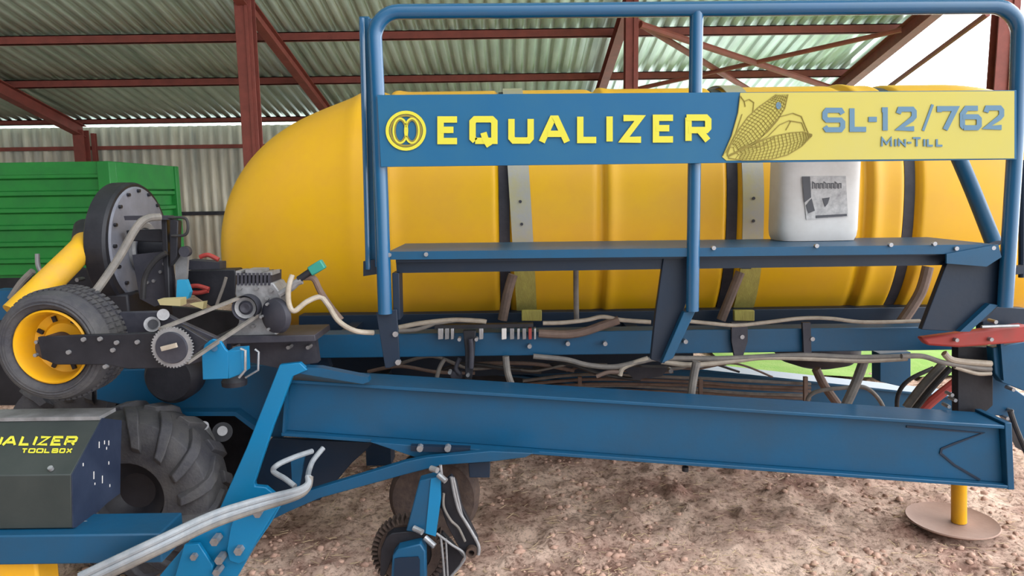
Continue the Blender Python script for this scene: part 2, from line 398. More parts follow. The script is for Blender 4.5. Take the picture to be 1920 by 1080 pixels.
# rafters under the purlins
def rafter(x, y0, y1, label, w=0.13, h=0.16):
    mb = MB(); a = Vector((x, y0, roofz(y0) - 0.13 - h / 2)); b = Vector((x, y1, roofz(y1) - 0.13 - h / 2)); t = 0.014
    up = Vector((0, SL, 1)).normalized()
    mb.bar(a + up * (h / 2), b + up * (h / 2), w, t); mb.bar(a - up * (h / 2), b - up * (h / 2), w, t); mb.bar(a, b, t * 1.4, h - t)
    tag(mb.build('roof_rafter', 'oxide'), label, 'rafter', 'red oxide roof rafters')
rafter(XL, WALLY - 0.25, 6.0, 'red oxide rafter sloping down to the wall column at the far left', 0.16, 0.2)
rafter(XC[0], WALLY - 0.2, 5.0, 'red oxide rafter running from the left column down to the back wall')
rafter(XC[1], WALLY - 0.2, 5.0, 'red oxide rafter leaning down left from the middle column')
rafter(GABLE - 0.12, WALLY - 0.1, 5.0, 'dark rafter along the open gable edge against the white sky', 0.15, 0.2)
def rod(a, b, r, name, label, cat, m='oxide'):
    mb = MB(); mb.cyl(a, b, r, seg=8); tag(mb.build(name, m), label, cat)
rod(PR(1190, 38, 0.25), PR(1478, 213, 0.25), 0.045, 'roof_brace', 'short red oxide brace sloping right from the middle column', 'brace')
rod(PR(1200, 46, 0.3), PR(1580, 172, 0.3), 0.05, 'roof_brace', 'long pale red brace sloping right to the sign top', 'brace')
rod(PR(1010, 208, 0.3), PR(1690, 56, 0.3), 0.035, 'roof_brace', 'thin dark brace rising right under the roof sheets', 'brace')
# gable tie rod
a = PX(1668, 162, GABLE); b = PX(1852, 26, GABLE)
rod(a, b, 0.035, 'tie_rod', 'thin tie rod crossing the white sky beside the right column', 'rod')
# wall girts
for py, x0, x1, lb in ((276, 0, 660, 'upper dark red girt along the back wall sheets'), (401, 0, 660, 'lower dark girt along the back wall behind the trailer')):
    z = P(300, py, WALLY - 0.08).z
    mb = MB(); mb.box2((-12.9, WALLY - 0.1, z - 0.035), (1.5, WALLY - 0.04, z + 0.035)); tag(mb.build('wall_girt', 'oxide' if py < 300 else 'dark'), lb, 'girt')

# ================================================================== GREEN TRAILER
TY = 8.0
tx = P(215, 400, TY).x; ztop = P(215, 302, TY).z; zb = P(100, 515, TY).z; ty2 = PX(333, 325, tx).y; tx0 = -9.5
T = thing('farm_trailer', ((tx0 + tx) / 2, (TY + ty2) / 2, 0), 'green ribbed steel farm trailer parked by the back wall', 'trailer')
def ribbed(axis, z0, z1, n, a0, a1, base, dirv):
    # horizontal ribs: profile in z, panel along a0..a1
    pts = []; h = (z1 - z0) / n
    for i in range(n):
        z = z0 + i * h; pts += [(z, 0), (z + h * .62, 0), (z + h * .72, 0.045), (z + h * .93, 0.045)]
    pts.append((z1, 0)); mb = MB(); vs = []
    for a in (a0, a1):
        for z, q in pts:
            vs.append((a, base - q * dirv, z) if axis == 'x' else (base + q * dirv, a, z))
    m = len(pts); back = 0.1
    mb.add(vs, [(i, i + 1, m + i + 1, m + i) for i in range(m - 1)])
    return mb
ribbed('x', zb, ztop - 0.12, 6, tx0, tx - 0.1, TY + 0.05, 1).build('side_panel', 'green', T, smooth=10)
ribbed('y', zb, ztop - 0.12, 6, TY + 0.05, ty2, tx - 0.05, 1).build('tail_panel', 'green', T, smooth=10)
mb = MB(); mb.box2((tx - 0.14, TY - 0.03, zb - 0.05), (tx, TY + 0.1, ztop)).build('corner_post', 'green', T, bevel=0.01)
mb = MB(); mb.box2((tx - 0.08, ty2 - 0.1, zb - 0.05), (tx + 0.02, ty2, ztop)).build('corner_post', 'green', T, bevel=0.01)
mb = MB(); mb.box2((tx0, TY, ztop - 0.14), (tx - 0.12, TY + 0.08, ztop)).build('top_rail', 'green', T, bevel=0.008)
mb = MB(); mb.box2((tx - 0.08, TY + 0.1, ztop - 0.3), (tx, ty2, ztop)).build('top_rail', 'green', T, bevel=0.008)
mb = MB(); mb.box2((tx0, TY + 0.1, zb - 0.04), (tx - 0.1, ty2, zb + 0.03)).build('load_floor', 'green', T)
mb = MB(); mb.box2((tx0, TY + 0.1, zb - 0.22), (tx - 0.1, TY + 0.25, zb - 0.04)); mb.box2((tx0, ty2 - 0.35, zb - 0.22), (tx - 0.1, ty2 - 0.2, zb - 0.04)); mb.build('chassis', 'black', T)
for wx in (tx - 1.0, tx - 2.2):
    mb = MB(); r = (zb - 0.22) / 2 + 0.02
    mb.lathe([(r * .5, -.1), (r * .9, -.13), (r, -.08), (r, .08), (r * .9, .13), (r * .5, .1)], (wx, TY + 0.25, r - 0.01), closed=True).build('wheel', 'rubber', T)

# ================================================================== SEED PLANTER
PL = thing('seed_planter', (0.3, 3.8, 0), 'blue seed planter with long yellow tank, walkway rail and printed sign board', 'seed planter')
def part(mb, name, m, parent=None, **k): return mb.build(name, m, parent or PL, **k)

# ---- tank
TYC = 4.4
st = [(447.1, 460.6, 489.7), (447.9, 446.0, 504.3), (449.3, 433.8, 516.5), (450.3, 426.5, 523.8), (451.1, 426.3, 523.7), (453.0, 416.8, 532.2), (455.8, 397.5, 550.0), (459.6, 380.2, 565.4), (464.1, 364.2, 579.1), (469.5, 349.3, 591.2), (475.6, 335.3, 602.1), (482.4, 322.1, 606.7), (490.0, 309.7, 607.7), (498.3, 297.9, 608.6), (507.3, 286.7, 609.6), (517.0, 276.2, 610.5), (527.3, 266.3, 611.4), (538.3, 256.9, 612.2), (549.9, 248.1, 613.0), (562.1, 239.8, 613.6), (575.0, 231.9, 614.2), (588.6, 224.6, 614.8), (602.7, 217.6, 615.2), (617.4, 210.9, 615.5), (632.8, 204.4, 615.7), (648.7, 198.1, 615.9), (665.2, 191.6, 616.0), (682.3, 184.5, 616.0), (700.0, 175.0, 616.0)]
prof = []
for px, t, bb in st:
    prof.append((P(px, (t + bb) / 2, TYC).x, P(px, t, TYC).z, P(px, bb, TYC).z))
ztp = P(960, 173, TYC).z; zbt = P(960, 616, TYC).z; full = ztp - zbt
def smooth01(t): t = max(0, min(1, t)); return t * t * (3 - 2 * t)
GRV = [(-0.035, 0.052, 0.06), (1.165, 0.055, 0.06), (2.10, 0.06, 0.06)]       # x, depth, half width
STEPS = [(-0.66, 0.02), (0.50, 0.02), (1.88, 0.022)]
def tank_off(x):
    o = 0
    for gx, dpt, hw in GRV: o -= dpt * math.exp(-((x - gx) / (hw * .62)) ** 4)
    for sx, dpt in STEPS:
        d = x - sx
        o -= dpt * math.exp(-((d + 0.02) / 0.028) ** 2) * 1.3
        if d > 0: o += dpt * math.exp(-(d / 0.05) ** 2)
    return o
def tank_sec(x):
    if x <= prof[-1][0]:
        for i in range(len(prof) - 1):
            if prof[i][0] <= x <= prof[i + 1][0]:
                t = (x - prof[i][0]) / (prof[i + 1][0] - prof[i][0]); a, b = prof[i], prof[i + 1]
                return a[1] + (b[1] - a[1]) * t, a[2] + (b[2] - a[2]) * t
        return prof[0][1], prof[0][2]
    XR = 2.45; XE = 3.45
    if x < XR: 
        t = smooth01((x - prof[-1][0]) / 0.15); return prof[-1][1] + (ztp - prof[-1][1]) * t, prof[-1][2] + (zbt - prof[-1][2]) * t
    q = min(1, (x - XR) / (XE - XR)); s = math.sqrt(max(0, 1 - q ** 2.2))
    c = zbt + full * 0.42
    return c + (ztp - c) * s, c + (zbt - c) * s
def tank_pt(x, a, off=0):
    zt, zb_ = tank_sec(x); h = (zt - zb_) / 2; c = (zt + zb_) / 2
    w_ = 0.62 * (min(1, 2 * h / full)) ** 0.617; o = tank_off(x) if h > full * 0.3 else 0
    e = 2 / 2.35; ca, sa = math.cos(a), math.sin(a)
    return Vector((x, TYC - (w_ + o + off) * math.copysign(abs(ca) ** e, ca), c + (h + o * .6 + off) * math.copysign(abs(sa) ** e, sa)))
xs = [prof[0][0] + 0.0001]
x = prof[0][0]
while x < prof[-1][0] - .01:
    x += 0.008 if x < prof[0][0] + .06 else 0.02; xs.append(x)
while x < 2.45: x += 0.012; xs.append(x)
for i in range(1, 30): xs.append(2.45 + 1.0 * math.sin(math.pi / 2 * i / 29.5))
mb = MB(); SEG = 96; vs = [tank_pt(x, 2 * math.pi * k / SEG) for x in xs for k in range(SEG)]
fs = [(i * SEG + k, i * SEG + (k + 1) % SEG, (i + 1) * SEG + (k + 1) % SEG, (i + 1) * SEG + k) for i in range(len(xs) - 1) for k in range(SEG)]
fs.append(list(range(SEG))); fs.append([(len(xs) - 1) * SEG + k for k in range(SEG)])
mb.add(vs, fs); tank = part(mb, 'tank', 'tank', smooth=60, label='long yellow moulded tank')
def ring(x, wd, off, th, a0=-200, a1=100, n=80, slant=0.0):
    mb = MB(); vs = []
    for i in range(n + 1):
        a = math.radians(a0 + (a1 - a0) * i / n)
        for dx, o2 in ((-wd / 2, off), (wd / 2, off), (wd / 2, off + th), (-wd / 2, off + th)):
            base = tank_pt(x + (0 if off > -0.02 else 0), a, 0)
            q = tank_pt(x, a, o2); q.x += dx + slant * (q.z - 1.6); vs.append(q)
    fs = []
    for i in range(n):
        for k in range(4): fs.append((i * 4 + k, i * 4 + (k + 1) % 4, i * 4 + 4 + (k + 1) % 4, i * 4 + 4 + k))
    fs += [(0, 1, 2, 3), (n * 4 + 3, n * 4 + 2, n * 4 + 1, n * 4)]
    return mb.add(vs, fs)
for gx, mname in ((-0.035, 'dark'), (1.165, 'dark'), (2.10, 'dark')):  # dark rings added in the tank grooves to paint in their shade
    part(ring(gx, 0.055, 0.004, 0.02), 'groove_shade', mname, tank)
for x, s in ((0.05, -0.05), (1.262, -0.02)):
    # strap sits clear of the groove
    def strap(a0, a1, m, nm):
        mb = MB(); vs = []; n = 60; xc = x + 0.05
        for i in range(n + 1):
            a = math.radians(a0 + (a1 - a0) * i / n)
            for dx, o2 in ((-.055, .006), (.055, .006), (.055, .012), (-.055, .012)):
                q = tank_pt(xc + .03, a, o2); q.x = x + dx + s * (q.z - 1.6); vs.append(q)
        fs = [(i * 4 + k, i * 4 + (k + 1) % 4, i * 4 + 4 + (k + 1) % 4, i * 4 + 4 + k) for i in range(n) for k in range(4)] + [(0, 1, 2, 3), (n * 4 + 3, n * 4 + 2, n * 4 + 1, n * 4)]
        mb.add(vs, fs); return part(mb, nm, m)
    sp = strap(-12, 95, 'galv', 'tank_strap'); sp['label'] = 'galvanised steel tank strap'
    strap(-80, -12.5, 'ostrap', 'strap_webbing')
    for ang in (28, 20, 4, -2):
        q = tank_pt(x + .08, math.radians(ang), .012); q.x = x + s * (q.z - 1.6)
        mb = MB(); mb.cyl(q, q + Vector((0, -.006, 0)), .008, seg=8); part(mb, 'bolt', 'dark', sp)
for px, py in ((997, 592), (1396, 592)):
    mb = MB(); mb.pp([(px - 19, py - 10), (px + 19, py - 10), (px + 19, py + 10), (px - 19, py + 10)], 3.72, .03); part(mb, 'strap_buckle', 'ostrap', bevel=.004)
# small moulded plug on the dome and lid on top
mb = MB(); q = P(491, 307, 4.2); mb.cyl(q, q + Vector((0, .05, 0)), .01, seg=10); part(mb, 'plug', 'black', tank)

# ---- handrail
HY = 3.0; TR = 13.2
mb = MB()
_l = [(722, 588), (716, 400), (708, 180)] + [(702.5 + 46 * (1 - math.cos(t * math.pi / 16)), 70 - 48 * math.sin(t * math.pi / 16)) for t in range(9)] + [(1000, 20), (1400, 16), (1700, 13)]
_r = [(1911 - 50 * (1 - math.sin(t * math.pi / 16)), 63 - 51 * math.cos(t * math.pi / 16)) for t in range(9)] + [(1905, 250), (1893, 440), (1884, 575)]
mb.tube([P(a, b, HY) for a, b in _l + _r], TR / F * HY * 1.02, seg=16, smooth=False)
hr = part(mb, 'handrail', 'pipe', label='blue tubular handrail loop')
mb = MB(); mb.tp([(1306, 22), (1302, 300), (1298, 583)], 12, HY, seg=14); part(mb, 'middle_post', 'pipe', hr)
mb = MB(); mb.bar(P(684, 32, 3.15), P(699, 512, 3.15), .035, .045, up=(1, 0, 0)); part(mb, 'end_post', 'blue', hr, bevel=.006)
mb = MB(); mb.tube([P(696, 36, 3.1), P(708, 500, 3.1)], .011, smooth=False); mb.tube([P(678, 34, 3.1), P(690, 505, 3.1)], .011, smooth=False); part(mb, 'end_post', 'pipe', hr)
mb = MB(); mb.pp([(681, 490), (707, 486), (707, 514), (681, 518)], 3.1, .05); part(mb, 'end_post_foot', 'dblue', hr)
mb = MB(); mb.tp([(1795, 290, 3.5), (1825, 360, 3.45), (1864, 458, 3.3)], 13, seg=14); part(mb, 'ladder_rail', 'blue')
mb = MB(); mb.tp([(1918, 300, 3.3), (1916, 520, 3.3)], 6, seg=10); part(mb, 'ladder_rail', 'dblue')

# ---- sign board
SY = 2.955
mb = MB(); mb.pp([(707, 178), (1906, 169), (1906, 299), (714, 313)], SY, .012); sg = part(mb, 'sign_board', 'sblue', bevel=.001, label='blue and yellow printed sign board')
e = SY - .003
mb = MB(); mb.pp([(1388, 174), (1902, 170.5), (1902, 297), (1362, 301), (1354, 294), (1372, 255), (1384, 212)], e, .003); part(mb, 'yellow_panel', 'syel', sg)
mb = MB(); e2 = SY - .006
for ch, a, b in (('E', 820, 863), ('Q', 880, 933), ('U', 953, 1001), ('A', 1012, 1067), ('L', 1082, 1124), ('I', 1137, 1149), ('Z', 1163, 1208), ('E', 1224, 1268), ('R', 1285, 1334)):
    k = (a - 820) / 514 * 4; mb = MB(); glyph(mb, ch, a, b, 218 - k, 270.5 - k, 12, e2); part(mb, 'letter', 'syel2', sg)
mb = MB(); ribbon(mb, ell(761, 245, 35, 34.5), 6, e2, closed=True)
ribbon(mb, ell(750.5, 245, 13, 23), 3.6, e2, closed=True); ribbon(mb, ell(772.5, 245, 13, 23), 3.6, e2, closed=True); part(mb, 'emblem', 'syel2', sg)
mb = MB(); ribbon(mb, ell(761, 245, 29, 28.5), 4, e2 + .001, closed=True); ribbon(mb, ell(750.5, 245, 9.5, 19.5), 2, e2 + .001, closed=True); ribbon(mb, ell(772.5, 245, 9.5, 19.5), 2, e2 + .001, closed=True); part(mb, 'emblem_outline', 'olive', sg)
mb = MB()
for ch, a, b in (('S', 1542, 1585), ('L', 1593, 1629), ('-', 1624, 1649), ('1', 1650, 1669), ('2', 1680, 1719), ('7', 1757, 1797), ('6', 1800, 1841), ('2', 1844, 1883)):
    k = (a - 1542) / 340 * 5; mb = MB(); glyph(mb, ch, a, b, 202 - k, 248 - k, 9.5, e2); part(mb, 'model_letter', 'slate', sg)
mb = MB(); ribbon(mb, [(1731, 245), (1749, 196)], 5, e2)
part(mb, 'model_letter', 'slate', sg)
mb = MB()
for ch, a, b, t in (('M', 1652, 1673, 257), ('I', 1677, 1682, 260), ('N', 1684, 1699, 260), ('-', 1700, 1711, 260), ('T', 1710, 1728, 257), ('I', 1731, 1736, 260), ('L', 1738, 1751, 260), ('L', 1755, 1769, 260)):
    mb = MB(); glyph(mb, ch, a, b, t, 275, 3.6, e2); part(mb, 'small_letter', 'slate', sg)
# corn cobs drawn on the sign
mb = MB(); L1 = [(1364, 290), (1374, 262), (1388, 240), (1404, 218), (1424, 200), (1444, 186), (1456, 177)]; R1 = [(1364, 292), (1392, 279), (1418, 264), (1440, 247), (1458, 226), (1472, 203), (1478, 177)]
L2 = [(1366, 294), (1396, 279), (1424, 266), (1452, 255), (1480, 249), (1506, 247), (1523, 252)]; R2 = [(1366, 296), (1392, 300.5), (1420, 300.5), (1448, 298), (1478, 290), (1504, 274), (1523, 254)]
def itp(Lp, t):
    t *= len(Lp) - 1; i = min(int(t), len(Lp) - 2); f = t - i; return Vector(Lp[i]).lerp(Vector(Lp[i + 1]), f)
for A, B in ((L1, R1), (L2, R2)):
    ribbon(mb, A, 1.7, e2); ribbon(mb, B, 1.7, e2)
    for j in range(1, 7):
        ribbon(mb, [tuple(itp(A, t / 24).lerp(itp(B, t / 24), j / 7)) for t in range(3, 25)], .55, e2)
    for j in range(2, 24):
        t = j / 24; a, b = itp(A, t), itp(B, t); d = (itp(A, min(1, t + .04)) - a) * .8
        ribbon(mb, [tuple(a), tuple(a.lerp(b, .5) + d), tuple(b)], .55, e2)
for pl in ([(1388, 179), (1396, 190), (1405, 186), (1414, 192), (1412, 210)], [(1396, 190), (1398, 200)], [(1388, 180), (1384, 212), (1372, 255), (1356, 292)], [(1392, 214), (1380, 250), (1362, 286)],
           [(1384, 280), (1424, 262), (1446, 236), (1462, 219), (1487, 212), (1503, 218), (1512, 240), (1516, 249)], [(1404, 275), (1440, 256), (1462, 234), (1480, 226), (1504, 230), (1510, 246)], [(1404, 276), (1428, 274), (1452, 258)], [(1474, 244), (1484, 226)]):
    ribbon(mb, pl, 1.4, e2)
part(mb, 'corn_drawing', 'olive', sg)
mb = MB(); mb.pp(ell(1460, 198, 5, 7, 12), e2, .002); part(mb, 'corn_drawing', 'slate', sg)

# ---- walkway
mb = MB()
A, B = P(727, 472, 3.0), P(1868, 458, 3.0)
yb = 3.5
mb.prism([A, B, (B.x, yb, B.z), (A.x, yb, A.z)], (0, 0, -.012)); wk = part(mb, 'walkway', 'blue', bevel=.002)
mb = MB(); mb.pp([(727, 472), (1868, 458), (1876, 474), (1800, 476), (727, 487)], 2.995, .012); part(mb, 'fascia', 'blue', wk)
mb = MB(); mb.pp([(742, 487), (1780, 473), (1776, 497), (744, 512)], 3.06, .02); part(mb, 'edge_channel', 'dblue', wk)
mb = MB()
mb.pp([(742, 487), (1780, 473), (1780, 478), (742, 492)], 3.02, .06)
part(mb, 'channel_lip', 'dblue', wk)
for px in (760, 905, 1120, 1400):
    mb = MB(); q = P(px, 500, 3.1); mb.box2((q.x - .02, 3.1, q.z - .01), (q.x + .02, 3.48, q.z + .03)); part(mb, 'cross_member', 'dblue', wk)
for px, py in ((730, 478), (799, 477), (1338, 465), (1531, 461), (1670, 459), (1752, 457), (1793, 466), (1862, 465)):
    mb = MB(); q = P(px, py, 2.99); mb.cyl(q + Vector((0, .01, 0)), q - Vector((0, .006, 0)), .009, seg=8); part(mb, 'bolt', 'steel', wk)
mb = MB(); mb.pp([(1775, 476), (1872, 458), (1878, 482), (1850, 500), (1775, 494)], 2.985, .01); part(mb, 'end_plate', 'blue', wk)

# ---- legs of the walkway
mb = MB(); mb.pp([(705, 586), (744, 580), (750, 682), (730, 690), (722, 690)], 3.0, .012)
mb.pp([(735, 512), (748, 512), (750, 600), (738, 600)], 3.02, .10); part(mb, 'walkway_leg', 'dblue', bevel=.002)
for px, py in ((741, 627), (746, 680)):
    mb = MB(); q = P(px, py, 2.99); mb.cyl(q, q + Vector((0, .02, 0)), .012, seg=8); part(mb, 'bolt', 'steel')
mb = MB(); mb.pp([(1244, 482), (1292, 480), (1290, 560), (1246, 682), (1220, 674), (1229, 590)], 3.05, .03); part(mb, 'walkway_leg', 'dblue', bevel=.003)
mb = MB(); mb.pp([(1282, 586), (1306, 580), (1262, 672), (1240, 682)], 3.0, .04); part(mb, 'leg_flange', 'blue', bevel=.003)
mb = MB(); mb.pp([(1776, 492), (1888, 470), (1884, 560), (1850, 600), (1800, 622), (1728, 618)], 3.03, .03); part(mb, 'walkway_leg', 'dblue', bevel=.003)
mb = MB(); mb.pp([(1856, 570), (1872, 572), (1818, 622), (1800, 622)], 3.0, .03); part(mb, 'leg_flange', 'blue')

# ---- main frame rail and cradle
RY = 3.45
mb = MB(); mb.pp([(590, 628), (1800, 612), (1800, 656), (590, 672)], RY, .12); part(mb, 'frame_rail', 'blue', bevel=.004)
mb = MB(); mb.pp([(560, 592), (1780, 575), (1780, 606), (560, 622)], 3.85, .10); part(mb, 'tank_cradle', 'dblue', bevel=.004)
mb = MB(); mb.pp([(540, 588), (1790, 572), (1790, 600), (540, 620)], 4.9, .10); part(mb, 'tank_cradle', 'dblue', bevel=.004)
for px in (640, 960, 1200, 1385, 1500, 1690):
    a = P(px, 640, RY + .02)
    mb = MB(); mb.box2((a.x - .03, RY + .01, a.z - .04), (a.x + .03, 5.1, a.z + .03)); part(mb, 'cross_beam', 'dblue')
mb = MB(); mb.pp([(590, 600), (1780, 584), (1790, 740), (600, 720)], 5.15, .05); 
mb = MB(); mb.pp([(500, 620), (1300, 612), (1300, 690), (500, 720)], 4.6, .1); part(mb, 'inner_beam', 'dblue')
mb = MB(); mb.pp([(1372, 605), (1402, 605), (1402, 640), (1392, 672), (1378, 672), (1372, 640)], RY - .03, .02); part(mb, 'rail_clamp', 'dark')
mb = MB(); mb.pp([(1505, 605), (1520, 605), (1522, 672), (1508, 672)], RY - .03, .02); part(mb, 'rail_clamp', 'dark')
for px, py in ((1065, 645), (1135, 645), (1286, 641), (1392, 632), (1524, 636), (993, 650)):
    mb = MB(); q = P(px, py, RY - .035); mb.cyl(q, q + Vector((0, .04, 0)), .011, seg=8); part(mb, 'bolt', 'steel')
mb = MB(); mb.tube([P(1385, 675, 4.3), P(1530, 690, 4.4)], .01)
sump = MB(); c = P(1530, 660, 4.5)
sump.lathe([(0.001, -.09), (.12, -.085), (.22, -.05), (.26, 0), (.26, .08)], c, (0, 0, 1)); part(sump, 'tank_sump', 'dark')

# ---- drawbar beams (one on each side)
def beam(Yf, w, top, bot, y2=None):
    (ax, ay, bx, by), (cx, cy, dx, dy) = top, bot
    A, B = P(ax, ay, Yf), P(bx, by, Yf); Cc, D = P(cx, cy, Yf), P(dx, dy, Yf)
    mb = MB(); t = .016
    mb.prism([A, B, B - Vector((0, 0, t)), A - Vector((0, 0, t))], (0, w, 0))
    mb.prism([Cc + Vector((0, 0, t)), D + Vector((0, 0, t)), D, Cc], (0, w, 0))
    mb.prism([A - Vector((0, 0, t)), B - Vector((0, 0, t)), D + Vector((0, 0, t)), Cc + Vector((0, 0, t))], (0, .02, 0))
    for f in mb.v[-8:]: f.y += .035
    return mb, A, B, Cc, D
mb, A, B, Cc, D = beam(3.05, .2, (540, 712, 1884, 798), (527, 818, 1890, 917))
bmn = part(mb, 'drawbar', 'blue', bevel=.003, label='long blue drawbar beam')
mb = MB(); mb.prism([B + Vector((0, 0, .012)), B + Vector((.03, 0, .012)), D + Vector((.03, 0, -.004)), D + Vector((0, 0, -.004))], (0, .21, 0)); part(mb, 'end_cap', 'blue', bmn, bevel=.003)
mb = MB(); ribbon(mb, [(537, 716), (531, 812)], 4, 3.05, .035); part(mb, 'stiffener', 'blue', bmn)
mb = MB(); ribbon(mb, [(1700, 800), (1844, 812), (1790, 832), (1766, 842), (1764, 850), (1790, 872), (1838, 900)], 4, 3.08, .004); part(mb, 'weld_seam', 'dblue', bmn)
mb = MB(); q = P(1285, 875, 3.1); mb.cyl(q, q - Vector((0, 0, .02)), .015, seg=10); part(mb, 'plug', 'black', bmn)
mb, A2, B2, C2, D2 = beam(4.7, .2, (900, 648, 1850, 750), (900, 700, 1850, 815)); part(mb, 'drawbar', 'blue', bevel=.003)
# ---- jack with foot
q = PZ(1790, 976, 0.03); jy = q.y
mb = MB(); mb.cyl(P(1798, 905, jy), P(1798, 978, jy), .034, seg=24); jk = part(mb, 'jack_leg', 'yel', label='yellow jack tube')
mb = MB(); mb.cyl(P(1796, 976, jy), Vector((P(1796, 976, jy).x, jy, .03)), .026, seg=20); part(mb, 'jack_screw', 'plate', jk)
mb = MB(); mb.lathe([(.001, .012), (.05, .012), (.17, .017), (.2, .03), (.203, .024), (.17, .004), (.001, 0)], (q.x - .015, q.y, .008), (0, 0, 1), seg=56); part(mb, 'foot_plate', 'plate', jk, label='round dusty foot plate')

# ---- front left plates
mb = MB(); mb.pp([(524, 684), (562, 680), (576, 694), (548, 706), (512, 800), (477, 905), (478, 912), (498, 914), (518, 930), (470, 955), (410, 957), (462, 840)], 2.98, .03); part(mb, 'diagonal_strut', 'bright', bevel=.004)
mb = MB(); mb.pp([(180, 695), (565, 682), (528, 825), (482, 812), (440, 780), (330, 780), (180, 750)], 3.3, .2); part(mb, 'chassis_plate', 'blue', bevel=.006)
mb = MB(); mb.pp([(320, 772), (442, 772), (480, 800), (482, 812), (440, 780), (320, 780)], 3.24, .1); part(mb, 'chassis_lip', 'blue')
mb = MB(); mb.pp([(508, 822), (702, 830), (660, 868), (600, 938), (470, 960), (478, 880)], 3.2, .03); part(mb, 'gusset_plate', 'dblue', bevel=.004)
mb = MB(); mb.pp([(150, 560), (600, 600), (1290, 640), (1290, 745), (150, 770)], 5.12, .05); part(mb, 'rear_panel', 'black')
mb = MB(); mb.pp([(300, 750), (480, 770), (500, 950), (300, 1000)], 3.75, .04); part(mb, 'axle_guard', 'black')
mb = MB(); mb.bar(P(383, 800, 3.2), P(405, 848, 3.2), .03, .03); mb.cyl(P(383, 798, 3.18), P(383, 798, 3.3), .02); part(mb, 'shackle', 'grey')
mb = MB(); mb.cyl(P(417, 808, 3.15), P(417, 808, 3.4), .022); part(mb, 'axle_pin', 'grey')
mb = MB(); mb.cyl(P(417, 810, 3.24), P(417, 810, 3.4), .045); part(mb, 'axle_bush', 'black')
mb = MB(); mb.pp([(545, 688), (600, 690), (690, 708), (692, 716), (680, 720), (560, 700)], 2.99, .05); part(mb, 'cover_strip', 'blue')
mb = MB(); mb.pp([(400, 640), (600, 625), (620, 690), (540, 700), (400, 690)], 3.5, .05); part(mb, 'side_plate', 'dblue')
# long strut
mb = MB(); mb.pp([(480, 958), (520, 940), (600, 914), (760, 866), (800, 858), (920, 846), (1000, 850), (985, 858), (920, 866), (830, 872), (760, 890), (600, 934), (540, 960), (500, 980)], 2.92, .035); part(mb, 'steering_strut', 'blue', bevel=.003)
mb = MB(); mb.pp([(694, 829), (760, 834), (1012, 850), (930, 856), (850, 856), (780, 858)], 2.98, .05); part(mb, 'hinge_plate', 'blue', bevel=.002)
mb = MB(); mb.pp([(770, 836), (882, 840), (880, 850), (770, 846)], 2.96, .03); part(mb, 'hinge_bar', 'dblue')
for px in (787, 839):
    mb = MB(); q = P(px, 842, 2.94); mb.cyl(q, q + Vector((0, .03, 0)), .014, seg=8); part(mb, 'bolt', 'steel')
mb = MB(); mb.pp([(878, 868), (919, 866), (918, 896), (880, 896)], 2.95, .08); part(mb, 'stop_block', 'dblue', bevel=.003)
# lower linkage arm
mb = MB(); mb.pp([(398, 962), (525, 950), (505, 985), (478, 1024), (440, 1090), (290, 1090), (350, 1020)], 2.78, .03); la = part(mb, 'link_arm', 'bright', bevel=.003)
mb = MB(); mb.pp([(440, 966), (520, 952), (478, 1020), (462, 1050), (448, 1058), (430, 1052), (425, 1030), (432, 990)], 2.75, .02); part(mb, 'outer_plate', 'bright', la, bevel=.003)
mb = MB(); mb.pp([(345, 1022), (372, 1020), (398, 1060), (400, 1090), (325, 1090)], 2.74, .02); part(mb, 'outer_plate', 'bright', la, bevel=.003)
for px, py, r in ((401, 1017, 9), (410, 1052, 9), (446, 1035, 9), (482, 965, 8), (362, 1046, 7), (405, 1075, 8)):
    mb = MB(); q = P(px, py, 2.72); mb.cyl(q, q + Vector((0, .05, 0)), r / F * 2.72, seg=6); part(mb, 'bolt', 'steel', la)
# conduits
for dy, m in ((0, 'conduit'), (9, 'conduit'), (17, 'hose')):
    mb = MB(); mb.tp([(578 + dy * .2, 893, 2.72), (577, 908 + dy * .4, 2.7), (555, 920 + dy * .7, 2.68), (490, 936 + dy, 2.66), (400, 964 + dy * 1.2, 2.5), (300, 1010 + dy * 1.3, 2.3), (150, 1080 + dy * 1.4, 2.25)], 6.5); part(mb, 'hydraulic_hose', m)
mb = MB(); mb.tp([(585, 846, 2.95), (550, 858, 2.85), (520, 872, 2.8), (513, 884, 2.8), (535, 898, 2.75), (553, 912, 2.72)], 5); part(mb, 'hydraulic_hose', 'conduit')
mb = MB(); mb.tp([(606, 840, 3.0), (588, 862, 2.95), (580, 880, 2.9), (577, 895, 2.8)], 5); part(mb, 'hydraulic_hose', 'conduit')
mb = MB(); mb.pp([(545, 858), (572, 850), (560, 915), (548, 912)], 2.95, .02); part(mb, 'hose_guide', 'blue')

